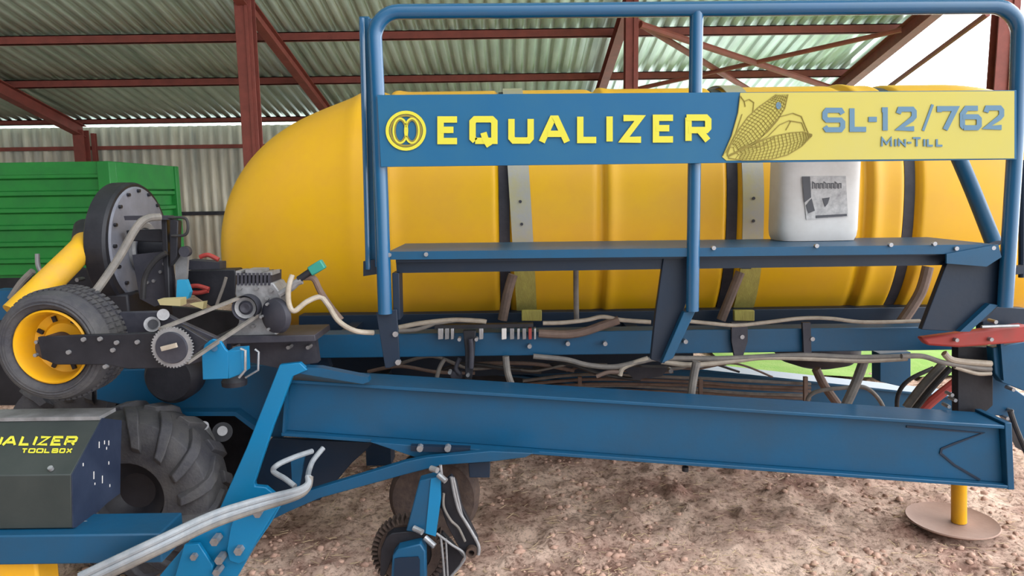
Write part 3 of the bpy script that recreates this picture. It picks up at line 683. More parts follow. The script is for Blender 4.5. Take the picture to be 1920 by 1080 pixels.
# ---- toolbox
XB = P(133, 940, 2.40).x
side = [(190, 784), (226, 788), (224, 850), (223, 925), (200, 942), (168, 972), (150, 986), (135, 990), (133, 890)]
pts = [PX(a, b, XB) for a, b in side]
mb = MB(); mb.prism(pts, (-.95, 0, 0)); tb = part(mb, 'toolbox', 'tbox', bevel=.003, label='dark grey lidded toolbox')
mb = MB(); mb.prism([p + Vector((.001, 0, 0)) for p in pts], (.004, 0, 0)); part(mb, 'side_plate', 'tside', tb)
a = PX(190, 784, XB); mb = MB(); mb.box2((a.x - .95, a.y - .012, a.z - .004), (a.x, a.y + .1, a.z + .01)); part(mb, 'lid', 'grey', tb)
for px, py, l_ in ((186, 828, 12), (196, 826, 7), (204, 826, 9), (176, 884, 14), (192, 892, 14), (204, 865, 6), (178, 905, 4), (206, 908, 5), (156, 868, 6), (200, 838, 5)):
    mb = MB(); q = PX(px, py, XB + .006); q2 = PX(px, py + l_, XB + .006); mb.bar(q, q2, .0012, .004, up=(0, 1, 0)); part(mb, 'paint_splash', 'white', tb)
# lettering on the sloped lid face
pt, pb = PX(190, 784, XB), PX(133, 890, XB)
nrm = Vector((0, -(pt.z - pb.z), (pt.y - pb.y))).normalized(); nrm = nrm if nrm.y < 0 else -nrm
def lid(px, py):
    d = ray(px, py); t = (pt - C0).dot(nrm) / d.dot(nrm); return C0 + d * t + nrm * .002
def rib_lid(mb, pl, wpx):
    global P
    oldP = P; P = lambda a, b, Y: lid(a, b)
    ribbon(mb, pl, wpx, 0, -.001); P = oldP
mb = MB()
def glid(ch, x0, x1, yt, yb_, wpx, sl):
    h = wpx / 2; X0, X1, T_, B_ = x0 + h, x1 - h, yt + h, yb_ - h
    for pl in GL[ch]: rib_lid(mb, [(X0 + u * (X1 - X0) + sl * v * (B_ - T_), B_ - v * (B_ - T_)) for u, v in pl], wpx)
for ch, a, b in (('E', -73, -52), ('Q', -48, -26), ('U', -22, 2), ('A', 5, 30), ('L', 36, 56), ('I', 61, 67), ('Z', 70, 91), ('E', 95, 116), ('R', 120, 142)):
    mb = MB(); glid(ch, a, b, 818, 836, 4.4, .4); part(mb, 'letter', 'syel2', tb)
for ch, a, b in (('T', 40, 51), ('O', 53, 66), ('O', 68, 81), ('L', 83, 94), ('B', 97, 109), ('O', 111, 122), ('X', 124, 135)):
    mb = MB(); glid(ch, a, b, 841, 850, 2.4, .3); part(mb, 'small_letter', 'syel2', tb)
mb = MB(); q = lid(97, 881); mb.cyl(q, q + nrm * .012, .009, seg=12); part(mb, 'lid_knob', 'steel', tb)
for px, py in ((158, 980), (175, 973), (142, 995)):
    mb = MB(); q = PX(px, py, XB + .004); mb.cyl(q, q + Vector((.01, 0, 0)), .007, seg=8); part(mb, 'bolt', 'steel', tb)
# carrier beam beneath toolbox
a = P(0, 1003, 2.35); b = P(330, 1000, 2.35)
mb = MB(); zt = P(140, 1003, 2.35).z; zb2 = P(140, 1058, 2.35).z
mb.box2((-2.4, 2.35, zb2), (P(300, 1003, 2.35).x, 2.52, zt)); part(mb, 'carrier_beam', 'blue', bevel=.006)
mb = MB(); mb.box2((-2.3, 2.38, zb2 - .16), (P(70, 1080, 2.38).x, 2.5, zb2 - .002)); part(mb, 'depth_bracket', 'yel', bevel=.01)

# ---- big lugged tyres
def lug_tyre(c, R, wd, name='lugged_tyre'):
    mb = MB(); c = Vector(c)
    pr_ = [(R * .4, -wd * .42), (R * .62, -wd * .5), (R * .8, -wd * .53), (R * .91, -wd * .46), (R * .94, -wd * .3), (R * .95, 0), (R * .94, wd * .3), (R * .91, wd * .46), (R * .8, wd * .53), (R * .5, wd * .42)]
    mb.lathe(pr_, c, (0, 1, 0), closed=True, seg=64)
    n = 15
    for s in (-1, 1):
        for k in range(n):
            a0 = 2 * math.pi * (k + (0.5 if s > 0 else 0)) / n
            ring_ = []
            for i in range(7):
                t = i / 6; a = a0 + t * .34 * 1
                r0 = R * (.58 + .34 * min(1, t * 1.8)); yy = s * wd * (.53 - .05 * t * 2 if t < .4 else .49 - (t - .4) * .75)
                up = R * (.66 + .36 * min(1, t * 1.7)); up = min(up, R * 1.0)
                for da, rr, yo in ((-.095, r0, 0), (.095, r0, 0), (.07, up, s * .03 * (1 - t)), (-.07, up, s * .03 * (1 - t))):
                    ring_.append(c + Vector((math.cos(a + da) * rr, yy + yo, math.sin(a + da) * rr)))
            fs = [(i * 4 + q, i * 4 + (q + 1) % 4, i * 4 + 4 + (q + 1) % 4, i * 4 + 4 + q) for i in range(6) for q in range(4)] + [(0, 1, 2, 3), (27, 26, 25, 24)]
            mb.add(ring_, fs)
    return mb
c1 = P(245, 930, 3.0)
ty = part(lug_tyre((c1.x, 3.08, c1.z), .385, .24), 'lugged_tyre', 'rubber', smooth=40, bevel=.004)
mb = MB(); mb.lathe([(.001, -.02), (.08, -.02), (.12, -.05), (.14, -.06), (.155, -.09), (.155, .05), (.001, .05)], (c1.x, 3.08, c1.z)); part(mb, 'rim', 'black', ty)
c2 = P(170, 945, 3.5)
part(lug_tyre((c2.x - .02, 3.62, max(.41, c2.z)), .42, .26), 'lugged_tyre', 'rubber', smooth=40)

# ---- small wheel with yellow rim
c = P(92, 652, 2.6); R = 108 / F * 2.6
mb = MB(); wd = .17
mb.lathe([(R * .66, 0), (R * .72, -.02), (R * .84, -.03), (R * .94, -.018), (R * .985, .012), (R, .04), (R, .13), (R * .98, .15), (R * .9, .175), (R * .66, .16)], (c.x, 2.62, c.z), closed=True, seg=72)
for k in range(60):
    a = 2 * math.pi * k / 60
    for rr, y0 in ((R * 1.0, .03), (R, .075), (R, .12)):
        q = Vector((c.x + math.cos(a) * rr, 2.62 + y0 + .012, c.z + math.sin(a) * rr))
        mb.box(q, (.012, .03, .014), Matrix.Rotation(-a, 3, 'Y'))
for rr in (.79, .88):
    mb.tube([Vector((c.x + math.cos(2 * math.pi * k / 48) * R * rr, 2.62 - .028 + (.006 if rr > .8 else 0), c.z + math.sin(2 * math.pi * k / 48) * R * rr)) for k in range(48)], .004, seg=6, closed=True, smooth=False)
gw = part(mb, 'gauge_wheel', 'rubber', smooth=40, label='pneumatic tyre on yellow rim')
mb = MB(); mb.lathe([(R * .67, -.012), (R * .64, -.018), (R * .61, -.008), (R * .58, .02), (R * .55, .075), (R * .42, .085), (R * .36, .07), (R * .2, .07), (.001, .07)], (c.x, 2.62, c.z), seg=64); rm = part(mb, 'rim', 'yel', gw, label='yellow steel rim')
for k in range(8):
    a = 2 * math.pi * k / 8 + .3; mb = MB(); q = Vector((c.x + math.cos(a) * R * .46, 2.69, c.z + math.sin(a) * R * .46))
    mb.box(q, (.022, .01, .014), Matrix.Rotation(-a, 3, 'Y')); part(mb, 'rim_slot', 'black', rm)
mb = MB(); mb.lathe([(.045, .06), (.045, -.03), (.03, -.045), (.001, -.045)], (c.x, 2.62, c.z), seg=24); part(mb, 'wheel_hub', 'hub', gw)
for k in range(4):
    a = math.pi / 2 * k + .6; mb = MB(); q = Vector((c.x + math.cos(a) * .035, 2.58, c.z + math.sin(a) * .035)); mb.cyl(q, q - Vector((0, .02, 0)), .007, seg=6); part(mb, 'wheel_nut', 'steel', gw)
# arm
mb = MB(); mb.pp([(70, 632), (105, 630), (290, 624), (340, 610), (390, 640), (330, 690), (240, 692), (200, 684), (104, 684), (78, 672)], 2.55, .02); wa = part(mb, 'wheel_arm', 'black', bevel=.003)
for px, py in ((127, 661), (155, 637), (186, 636), (217, 643), (210, 657), (256, 642), (196, 688)):
    mb = MB(); q = P(px, py, 2.54); mb.cyl(q, q + Vector((0, .02, 0)), .008, seg=8); part(mb, 'bolt', 'grey', wa)
mb = MB(); mb.pp([(222, 586), (300, 584), (330, 600), (420, 640), (420, 668), (330, 690), (220, 640)], 2.75, .03); part(mb, 'arm_bracket', 'dark', bevel=.003)
mb = MB(); mb.cyl(P(306, 590, 2.6), P(306, 590, 2.75), .021); mb.cyl(P(285, 608, 2.62), P(285, 608, 2.75), .028); part(mb, 'idler', 'grey')
mb = MB(); mb.cyl(P(287, 608, 2.61), P(287, 608, 2.64), .018); part(mb, 'idler_bore', 'black')
# toothed drive disc + chain
def gear(c, R, wd, n, hole=0):
    mb = MB(); pts = []
    for k in range(n * 4):
        a = 2 * math.pi * k / (n * 4); r = R if k % 4 in (0, 1) else R * .93
        pts.append(Vector((c.x + math.cos(a) * r, c.y, c.z + math.sin(a) * r)))
    mb.prism(pts, (0, wd, 0)); return mb
cg = P(322, 652, 2.52)
sp = part(gear(cg, 40 / F * 2.52, .012, 40), 'drive_sprocket', 'grey', bevel=0)
mb = MB(); mb.lathe([(.001, -.008), (.055, -.008), (.058, .0), (.001, .0)], cg); part(mb, 'sprocket_face', 'dark', sp)
mb = MB(); mb.bar(P(303, 654, 2.49), P(331, 647, 2.49), .012, .016); part(mb, 'key_bar', 'lhose', sp)
cg2 = P(463, 576, 2.95)
mb = MB(); mb.lathe([(.001, -.02), (.02, -.025), (.025, -.01), (.045, -.01), (.052, -.03), (.052, .03), (.001, .03)], cg2); part(mb, 'compressor_pulley', 'dark')
mb = MB(); mb.lathe([(.03, -.012), (.044, -.02), (.044, 0)], cg2); part(mb, 'pulley_ring', 'grey')
mb = MB(); mb.bar(P(300, 617, 2.53), P(452, 557, 2.95), .014, .012); part(mb, 'drive_chain', 'hose')
mb = MB(); mb.bar(P(350, 680, 2.53), P(482, 592, 2.95), .014, .012); part(mb, 'drive_chain', 'hose')

# ---- air compressor
mb = MB(); mb.pp([(430, 632), (447, 606), (450, 575), (440, 552), (442, 532), (512, 530), (528, 552), (520, 590), (500, 606), (524, 632)], 2.98, .14); cp = part(mb, 'air_compressor', 'grey', bevel=.006, label='grey cast air compressor')
mb = MB()
for i in range(9): mb.pp([(444 + i * 7.3, 512), (448 + i * 7.3, 512), (448 + i * 7.3, 535), (444 + i * 7.3, 535)], 2.975, .15)
mb.pp([(444, 516), (509, 516), (509, 533), (444, 533)], 2.99, .12); part(mb, 'cylinder_head', 'dark', cp)
mb = MB(); mb.pp([(442, 508), (452, 508), (452, 513), (460, 513), (460, 506), (490, 506), (490, 512), (510, 509), (511, 516), (442, 516)], 2.98, .1); part(mb, 'head_cover', 'grey', cp)
mb = MB(); q = P(518, 592, 2.95); mb.lathe([(.001, -.03), (.04, -.03), (.07, -.015), (.075, .01), (.001, .01)], q, (.55, 1, 0)); part(mb, 'crank_cover', 'dark', cp)
for k in range(6):
    a = k * math.pi / 3; mb = MB(); qq = q + Vector((math.cos(a) * .055, -.03, math.sin(a) * .06)); mb.cyl(qq, qq + Vector((0, .03, 0)), .006, seg=6); part(mb, 'bolt', 'grey', cp)
for px, py in ((452, 612), (474, 612), (486, 592), (500, 560), (508, 545), (449, 541), (480, 541)):
    mb = MB(); qq = P(px, py, 2.965); mb.cyl(qq, qq + Vector((0, .03, 0)), .008, seg=6); part(mb, 'bolt', 'grey', cp)
mb = MB(); mb.pp([(400, 632), (590, 628), (592, 640), (400, 646)], 2.95, .25); part(mb, 'compressor_shelf', 'dark', bevel=.003)
mb = MB(); mb.pp([(432, 640), (590, 638), (596, 680), (520, 690), (432, 672)], 3.1, .05); part(mb, 'shelf_bracket', 'dark')
for px in (439, 540, 577): 
    mb = MB(); qq = P(px, 652, 3.05); mb.cyl(qq, qq + Vector((0, .05, 0)), .009, seg=6); part(mb, 'bolt', 'grey')
# pale hoses + green plug
mb = MB(); mb.tp([(548, 516, 2.95), (541, 540, 2.93), (542, 570, 2.93), (552, 583, 2.93), (575, 566, 2.95), (600, 557, 3.0), (615, 572, 3.0), (635, 602, 3.0), (665, 620, 3.0), (700, 624, 3.05)], 5); part(mb, 'electric_cable', 'lhose')
mb = MB(); mb.tp([(570, 520, 2.97), (588, 522, 2.97), (600, 545, 3.0), (620, 575, 3.04), (640, 600, 3.04)], 6); part(mb, 'electric_cable', 'brown')
mb = MB(); mb.cyl(P(560, 524, 2.95), P(585, 507, 2.95), .014, seg=14); gp = part(mb, 'plug_connector', 'black')
mb = MB(); mb.bar(P(582, 509, 2.95), P(607, 494, 2.95), .036, .04); part(mb, 'plug_cap', 'teal', gp, bevel=.005)
mb = MB(); mb.tp([(525, 552, 2.95), (545, 540, 2.95), (556, 530, 2.95), (566, 526, 2.95)], 7); part(mb, 'air_fitting', 'grey')

# ---- blue bracket with U bolt
mb = MB(); mb.pp([(380, 712), (378, 660), (385, 643), (398, 636), (413, 640), (422, 655), (428, 660), (428, 710)], 2.7, .015); bk = part(mb, 'hose_bracket', 'cyan' if False else 'bright', bevel=.002)
mb = MB(); mb.pp([(426, 658), (454, 656), (456, 700), (428, 711)], 2.7, .08); part(mb, 'bracket_box', 'bright', bk, bevel=.003)
mb = MB(); mb.tp([(451, 654), (460, 657), (460, 694), (448, 708)], 2.6, 2.69, smooth=False); mb.tp([(478, 655), (485, 660), (484, 694), (460, 708)], 2.2, 2.75, smooth=False); part(mb, 'u_bolt', 'steel', bk)
mb = MB(); mb.cyl(P(402, 653, 2.69), P(402, 653, 2.72), .012); part(mb, 'bolt', 'blue', bk)
mb = MB(); q = P(440, 722, 2.95); mb.lathe([(.001, 0), (.05, 0), (.052, .02), (.03, .05), (.001, .06)], q, (0, 0, 1)); mb.cyl(q, P(440, 700, 2.95), .006); part(mb, 'rubber_stop', 'black')

# ---- blower
def scroll(x0, x1, c, R, seg=64):
    mb = MB(); vs = []
    prf = [(x0, .001), (x0, .96), (x0 + .01, 1), (x1 - .012, 1), (x1, .97), (x1, .001)]
    for xx, s in prf:
        for k in range(seg):
            a = 2 * math.pi * k / seg; r = R * s * (1 + .12 * (.5 - .5 * math.sin(a)))
            vs.append(Vector((xx, c[0] + math.cos(a) * r, c[1] + math.sin(a) * r)))
    n = len(prf)
    mb.add(vs, [(i * seg + k, i * seg + (k + 1) % seg, (i + 1) * seg + (k + 1) % seg, (i + 1) * seg + k) for i in range(n - 1) for k in range(seg)]); return mb
BY = 3.45; bc = P(240, 455, BY); bx1 = P(262, 455, BY).x; bx0 = bx1 - .10
bw = part(scroll(bx0, bx1, (BY, bc.z), .285), 'blower_housing', 'black', smooth=30, label='black fan blower housing')
mb = MB(); mb.lathe([(.001, .012), (.22, .012), (.262, .008), (.27, 0)], (bx1, BY, bc.z - .005), (1, 0, 0), seg=56); bf = part(mb, 'blower_face', 'face', bw, label='grey round blower face')
for k in range(16):
    a = 2 * math.pi * k / 16; mb = MB(); q = Vector((bx1 + .01, BY + math.cos(a) * .245, bc.z + math.sin(a) * .245)); mb.cyl(q, q + Vector((.012, 0, 0)), .009, seg=6); part(mb, 'bolt', 'black', bf)
mb = MB(); mb.lathe([(.13, 0), (.13, .02), (.12, .03), (.10, .02), (.10, 0)], (bx1 + .01, BY, bc.z - .03), (1, 0, 0)); part(mb, 'inlet_ring', 'grey', bw)
mb = MB(); mb.cyl((bx1 + .02, BY, bc.z - .03), (bx1 + .14, BY, bc.z - .03), .06); part(mb, 'fan_motor', 'black', bw)
mb = MB(); mb.box2((bx0 + .01, BY - .22, bc.z - .44), (bx1 + .04, BY + .2, bc.z - .22)); part(mb, 'blower_base', 'black', bw, bevel=.01)
mb = MB(); mb.pp([(248, 478), (318, 470), (330, 560), (290, 575), (262, 560)], 3.28, .02); part(mb, 'guard_plate', 'dark', bw)
for px, py in ((275, 530), (287, 527), (300, 510), (307, 495), (309, 485)):
    mb = MB(); q = P(px, py, 3.27); mb.cyl(q, q + Vector((0, .02, 0)), .008, seg=6); part(mb, 'bolt', 'steel', bw)
mb = MB(); mb.tp([(268, 560, 3.2), (272, 520, 3.2), (290, 490, 3.2), (312, 474, 3.2)], 5); part(mb, 'black_hose', 'bhose')
mb = MB(); mb.pp([(236, 432), (300, 430), (328, 440), (328, 455), (240, 452)], 3.25, .05); mb.pp([(302, 408), (312, 408), (318, 560), (328, 572), (310, 572), (304, 470)], 3.22, .05); mb.pp([(318, 410), (334, 414), (332, 480), (318, 500)], 3.2, .04); part(mb, 'blower_bracket', 'black', bevel=.004)
mb = MB(); mb.pp([(232, 405), (318, 404), (318, 412), (234, 413)], 3.2, .04); part(mb, 'top_bar', 'dark')
mb = MB(); mb.tp([(300, 407, 3.15), (275, 410, 3.1), (255, 428, 3.05), (225, 480, 3.0), (195, 525, 2.95), (172, 556, 2.9)], 7); part(mb, 'grey_pipe', 'hose')
mb = MB(); mb.tp([(316, 408), (342, 408), (351, 414), (352, 432), (345, 441), (322, 442)], 2.6, 3.2); part(mb, 'wire_loop', 'bhose')
mb = MB(); q = P(345, 472, 3.2); mb.cyl(q, q + Vector((0, .03, 0)), .024); part(mb, 'cap', 'dark')
mb = MB(); mb.pp([(328, 470), (352, 476), (348, 540), (352, 560), (330, 562)], 3.26, .02); part(mb, 'valve_plate', 'grey')
mb = MB(); mb.pp([(332, 525), (348, 525), (356, 548), (352, 560), (330, 562)], 3.2, .03); part(mb, 'valve_block', 'cyan')
mb = MB(); mb.pp([(350, 508), (440, 505), (442, 512), (440, 560), (395, 575), (350, 545)], 3.4, .1); part(mb, 'battery_box', 'black', bevel=.005)
mb = MB(); mb.pp([(352, 488), (412, 492), (412, 508), (352, 506)], 3.45, .08); part(mb, 'hose_tray', 'dark')
for pl in ([(375, 482), (390, 478), (410, 487)], [(352, 538), (370, 536), (392, 542)], [(352, 548), (372, 549), (390, 545)]):
    mb = MB(); mb.tp(pl, 4.2, 3.36); part(mb, 'red_hose', 'red')
mb = MB(); mb.tp([(405, 575, 3.3), (418, 540, 3.3), (424, 520, 3.3)], 3); part(mb, 'small_hose', 'hose')
mb = MB(); mb.pp([(295, 562), (338, 560), (338, 574), (300, 572)], 3.1, .06); mb.pp([(355, 570), (382, 566), (380, 580), (364, 574)], 3.1, .04); part(mb, 'timber_packer', 'wood')
# left of blower
mb = MB(); mb.tube([P(158, 456, 3.3), P(152, 468, 3.2), P(80, 540, 3.0), P(30, 590, 2.9)], [.052, .058], seg=24); part(mb, 'air_duct', 'duct', label='yellow corrugated air duct')
mb = MB(); mb.cyl(P(162, 428, 3.5), P(158, 458, 3.4), .055); part(mb, 'duct_elbow', 'black')
mb = MB(); mb.tp([(20, 560, 3.3), (40, 530, 3.3), (62, 508, 3.3)], 6); part(mb, 'grey_pipe', 'hose')
mb = MB(); mb.tp([(70, 476, 3.35), (72, 500, 3.35), (84, 520, 3.35)], 4); part(mb, 'lever', 'grey')
mb = MB(); mb.pp([(-20, 545), (40, 545), (60, 600), (-20, 600)], 3.3, .1); part(mb, 'rear_toolbar', 'blue')
mb = MB(); mb.pp([(130, 500), (230, 520), (300, 580), (290, 700), (200, 760), (-20, 760), (-20, 600), (100, 560)], 3.75, .05); part(mb, 'rear_guard', 'black')
for px, py in ((170, 490), (172, 506), (144, 525)):
    mb = MB(); q = P(px, py, 3.3); mb.cyl(q, q + Vector((0, .05, 0)), .01, seg=6); part(mb, 'bolt', 'steel')
mb = MB(); q = P(315, 710, 3.1); mb.lathe([(.001, 0), (.1, 0), (.12, .03), (.12, .12), (.001, .12)], q); part(mb, 'drive_drum', 'black')

# ---- underframe valves and hoses
def hose(pts, r, m='hose', name='hydraulic_hose', Y=3.42):
    mb = MB(); mb.tp([p if len(p) > 2 else (p[0], p[1], Y) for p in pts], r); return part(mb, name, m)
hose([(748, 614), (790, 606), (850, 600), (900, 602), (912, 604)], 4.5, 'lhose')
hose([(748, 620), (780, 618), (820, 606), (860, 600)], 4, 'hose')
hose([(1018, 606), (1055, 605), (1100, 600), (1130, 594), (1165, 600), (1220, 604)], 4, 'lhose')
hose([(1010, 625), (1060, 627), (1095, 622), (1130, 610), (1160, 600)], 8, 'brown')
hose([(1288, 602), (1330, 606), (1380, 610), (1440, 604), (1500, 597), (1555, 597), (1620, 604), (1725, 602)], 3.6, 'lhose')
hose([(1000, 668), (1060, 674), (1100, 684), (1150, 688), (1200, 678), (1240, 672), (1360, 672), (1500, 666), (1600, 670), (1700, 668)], 5, 'hose')
hose([(1240, 678), (1300, 684), (1380, 676), (1440, 670), (1560, 674), (1620, 676), (1700, 672)], 5, 'lhose')
hose([(1162, 704), (1168, 690), (1190, 680), (1215, 672)], 5, 'lhose')
hose([(1118, 706), (1140, 698), (1162, 698)], 4, 'brown')
hose([(818, 712), (824, 690), (834, 672)], 4, 'hose', Y=3.5)
hose([(948, 668), (952, 700), (962, 728)], 6.5, 'hose', Y=3.4)
hose([(1306, 678), (1300, 710), (1294, 752)], 8, 'hose', Y=3.35)
hose([(1080, 488), (1080, 540), (1081, 604)], 5, 'hose', Y=3.5)
hose([(962, 515), (952, 550), (942, 600)], 9, 'brown', Y=3.75)
hose([(1388, 510), (1372, 550), (1352, 600)], 9, 'brown', Y=3.75)
hose([(1740, 500), (1725, 550), (1690, 605)], 10, 'brown', Y=3.75)
hose([(1620, 676), (1604, 720), (1580, 772)], 9, 'hose', Y=3.5)
hose([(1530, 692), (1545, 722), (1572, 760)], 8, 'brown', Y=3.9)
hose([(1512, 760), (1518, 742), (1540, 732), (1585, 727), (1620, 726), (1645, 745), (1664, 778)], 4, 'hose', Y=3.8)
hose([(1682, 780), (1684, 740), (1705, 712), (1750, 690)], 4, 'bhose', Y=3.7)
hose([(1700, 765), (1730, 725), (1768, 684)], 9, 'hose', Y=3.6)
hose([(1712, 772), (1745, 730), (1782, 690)], 6, 'bhose', Y=3.55)
hose([(1715, 782), (1750, 750), (1798, 712)], 9, 'red', Y=3.7)
hose([(1690, 668), (1730, 668), (1770, 680), (1830, 690), (1858, 692)], 5, 'hose', Y=3.2)
hose([(1770, 662), (1790, 676), (1858, 682)], 6, 'lhose', Y=3.2)
hose([(1790, 688), (1830, 700), (1858, 700)], 4, 'lhose', Y=3.2)
hose([(1894, 770), (1904, 800), (1925, 850)], 5, 'bhose', Y=3.1)
mb = MB()
for k in range(9):
    y0 = 706 + k * 7
    mb = MB(); yy = 4.2 + .03 * k
    mb.tp([(980 + k * 4, y0 + 8, yy), (1100 + k * 9, y0 - 4 + (k % 3) * 2, yy), (1280, y0 + 2, yy), (1400, y0 + 8 + (k % 2) * 3, yy), (1520, y0 + 14, yy)], 3, Y=yy); part(mb, 'bundled_hose', ('hose', 'brown', 'brown')[k % 3])
for px, py in ((1088, 735), (1315, 740), (1512, 735)):
    mb = MB(); mb.pp([(px - 4, py - 28), (px + 3, py - 28), (px + 3, py + 20), (px - 4, py + 20)], 4.15, .02); part(mb, 'hose_clip', 'brown')
mb = MB(); mb.pp([(1165, 688), (1255, 690), (1240, 706), (1190, 712)], 3.9, .06); part(mb, 'pump_body', 'dark')
mb = MB(); q = P(1258, 696, 3.8); mb.cyl(q, q + Vector((0, .05, 0)), .012); part(mb, 'pump_fitting', 'steel')
for k in range(10):
    rr = random.Random(k); x0 = 690 + k * 62; y0 = 690 + rr.uniform(-12, 10)
    hose([(x0, y0, 4.0), (x0 + 60, y0 - rr.uniform(-16, 18), 3.95), (x0 + 130, y0 + rr.uniform(-10, 16), 3.95), (x0 + 200, y0 + rr.uniform(-4, 22), 4.0)], rr.uniform(2, 4.5), ('brown', 'hose', 'bhose')[k % 3], 'under_hose')
# valve block
mb = MB(); mb.pp([(815, 610), (1000, 607), (1000, 613), (815, 618)], 3.40, .04); part(mb, 'valve_rail', 'black')
for i, (px, wd_, m) in enumerate(((826, 10, 'steel'), (838, 8, 'grey'), (848, 6, 'steel'), (902, 8, 'steel'), (945, 9, 'white'), (960, 8, 'grey'), (972, 5, 'steel'), (983, 7, 'grey'), (994, 6, 'red'), (1003, 4, 'steel'))):
    mb = MB(); mb.pp([(px - wd_ / 2, 616), (px + wd_ / 2, 616), (px + wd_ / 2, 636), (px - wd_ / 2, 637)], 3.39, .04); part(mb, 'valve_spool', m, bevel=.002)
mb = MB(); mb.pp([(868, 620), (892, 620), (890, 660), (888, 690), (884, 714), (872, 714), (872, 660)], 3.36, .03); fl = part(mb, 'filter_unit', 'black', bevel=.003)
mb = MB(); mb.tp([(882, 635), (884, 660), (883, 690)], 5, 3.34); part(mb, 'filter_cylinder', 'dark', fl)
for px, py in ((861, 637), (893, 637), (843, 699), (877, 704)):
    mb = MB(); q = P(px, py, 3.34); mb.cyl(q, q + Vector((0, .04, 0)), .009, seg=8); part(mb, 'bolt', 'steel', fl)
mb = MB(); mb.tp([(862, 672), (855, 690), (862, 702)], 4, 3.4); mb.pp([(843, 697), (866, 697), (866, 710), (846, 710)], 3.4, .02); part(mb, 'drain_tap', 'dark')

# ---- right hitch end
mb = MB(); mb.pp([(1728, 634), (1925, 608), (1925, 642), (1800, 652), (1740, 648)], 3.12, .05); part(mb, 'hitch_link', 'red', bevel=.01, label='red link bar')
mb = MB(); mb.pp([(1796, 650), (1862, 650), (1862, 690), (1862, 760), (1836, 784), (1796, 776)], 3.28, .05); part(mb, 'hitch_bracket', 'black', bevel=.003)
mb = MB(); mb.pp([(1862, 652), (1925, 640), (1925, 735), (1880, 718), (1866, 700)], 3.2, .05); part(mb, 'hitch_plate', 'blue', bevel=.004)
mb = MB(); mb.pp([(1842, 600), (1870, 575), (1925, 578), (1925, 612), (1842, 622)], 3.2, .05); part(mb, 'hitch_plate', 'dblue', bevel=.004)
mb = MB(); mb.pp([(1858, 700), (1884, 716), (1925, 745), (1925, 850), (1895, 790), (1880, 780), (1840, 778)], 3.3, .08); part(mb, 'hitch_plate', 'blue', bevel=.004)
mb = MB(); mb.pp([(1876, 640), (1882, 640), (1888, 712), (1882, 714)], 3.18, .03); part(mb, 'plate_rib', 'blue')
for px, py in ((1868, 604), (1795, 638), (1860, 637), (1901, 731), (1898, 771), (1890, 785), (1786, 741), (1792, 751), (1780, 763)):
    mb = MB(); yb_ = 3.1 if px in (1868, 1795, 1860) else 3.17 if px in (1901,) else 3.27; q = P(px, py, yb_); mb.cyl(q, q + Vector((0, .05, 0)), .009, seg=8); part(mb, 'bolt', 'steel')
mb = MB(); mb.tp([(1840, 613), (1870, 612), (1910, 611)], 3, 3.1); part(mb, 'lock_pin', 'steel')
mb = MB(); mb.pp([(1650, 664), (1708, 660), (1708, 716), (1694, 726), (1650, 716)], 4.1, .1); part(mb, 'side_bracket', 'blue', bevel=.004)
mb = MB(); mb.pp([(1905, 500), (1925, 498), (1925, 512), (1905, 515)], 3.2, .04); part(mb, 'side_step', 'dblue')

# ---- row unit at the bottom centre
c = P(815, 928, 3.12)
mb = MB(); Rr = 88 / F * 3.12; mb.lathe([(Rr * .3, -.02), (Rr * .6, -.05), (Rr * .9, -.05), (Rr, -.02), (Rr, .05), (Rr * .9, .07), (Rr * .3, .03)], c, closed=True)
pw_ = part(mb, 'press_wheel', 'brubber'); mb = MB(); mb.lathe([(.001, -.01), (Rr * .32, -.01), (Rr * .32, .02), (.001, .02)], c); part(mb, 'wheel_disc', 'black', pw_)
c = P(768, 1034, 2.85); Rr = 72 / F * 2.85
mb = MB(); mb.lathe([(Rr * .62, -.012), (Rr * .85, -.02), (Rr * .9, 0), (Rr * .9, .04), (Rr * .85, .05), (Rr * .62, .04)], c, closed=True)
for k in range(44):
    a = 2 * math.pi * k / 44; mb.box(c + Vector((math.cos(a) * Rr * .95, .01, math.sin(a) * Rr * .95)), (.026, .06, .008), Matrix.Rotation(-a, 3, 'Y'))
part(mb, 'spiked_wheel', 'brubber', label='ribbed closing wheel')
mb = MB(); mb.lathe([(.001, .01), (Rr * .64, .01), (Rr * .64, .03), (.001, .03)], c); part(mb, 'wheel_disc', 'black')
mb = MB(); mb.pp([(786, 902), (824, 892), (826, 935), (816, 1006), (790, 1000), (761, 996)], 2.75, .06); part(mb, 'shank_tube', 'blue', bevel=.005)
mb = MB(); mb.pp([(808, 898), (825, 893), (827, 935), (817, 1006), (798, 1000)], 2.745, .006); part(mb, 'shank_edge', 'bright')
mb = MB(); mb.pp([(736, 1042), (746, 1030), (788, 1020), (797, 1034), (798, 1095), (732, 1095)], 2.7, .06); rb = part(mb, 'row_bracket', 'blue', bevel=.005)
mb = MB(); mb.pp([(740, 1048), (748, 1046), (784, 1044), (787, 1050), (787, 1095), (738, 1095)], 2.695, .006); part(mb, 'bracket_recess', 'dblue', rb)
mb = MB(); mb.pp([(724, 1008), (735, 1000), (792, 994), (796, 1008), (780, 1024), (742, 1030), (722, 1080), (712, 1080), (714, 1030)], 2.76, .05); part(mb, 'row_clamp', 'black', bevel=.003)
mb = MB(); mb.pp([(828, 908), (846, 892), (856, 905), (866, 950), (896, 1010), (898, 1040), (880, 1046), (862, 1030), (838, 985), (826, 950)], 2.8, .03); part(mb, 'side_arm', 'black', bevel=.003)
mb = MB(); mb.pp([(798, 1000), (830, 1000), (870, 1044), (850, 1080), (800, 1095)], 2.85, .03); part(mb, 'side_arm', 'black', bevel=.003)
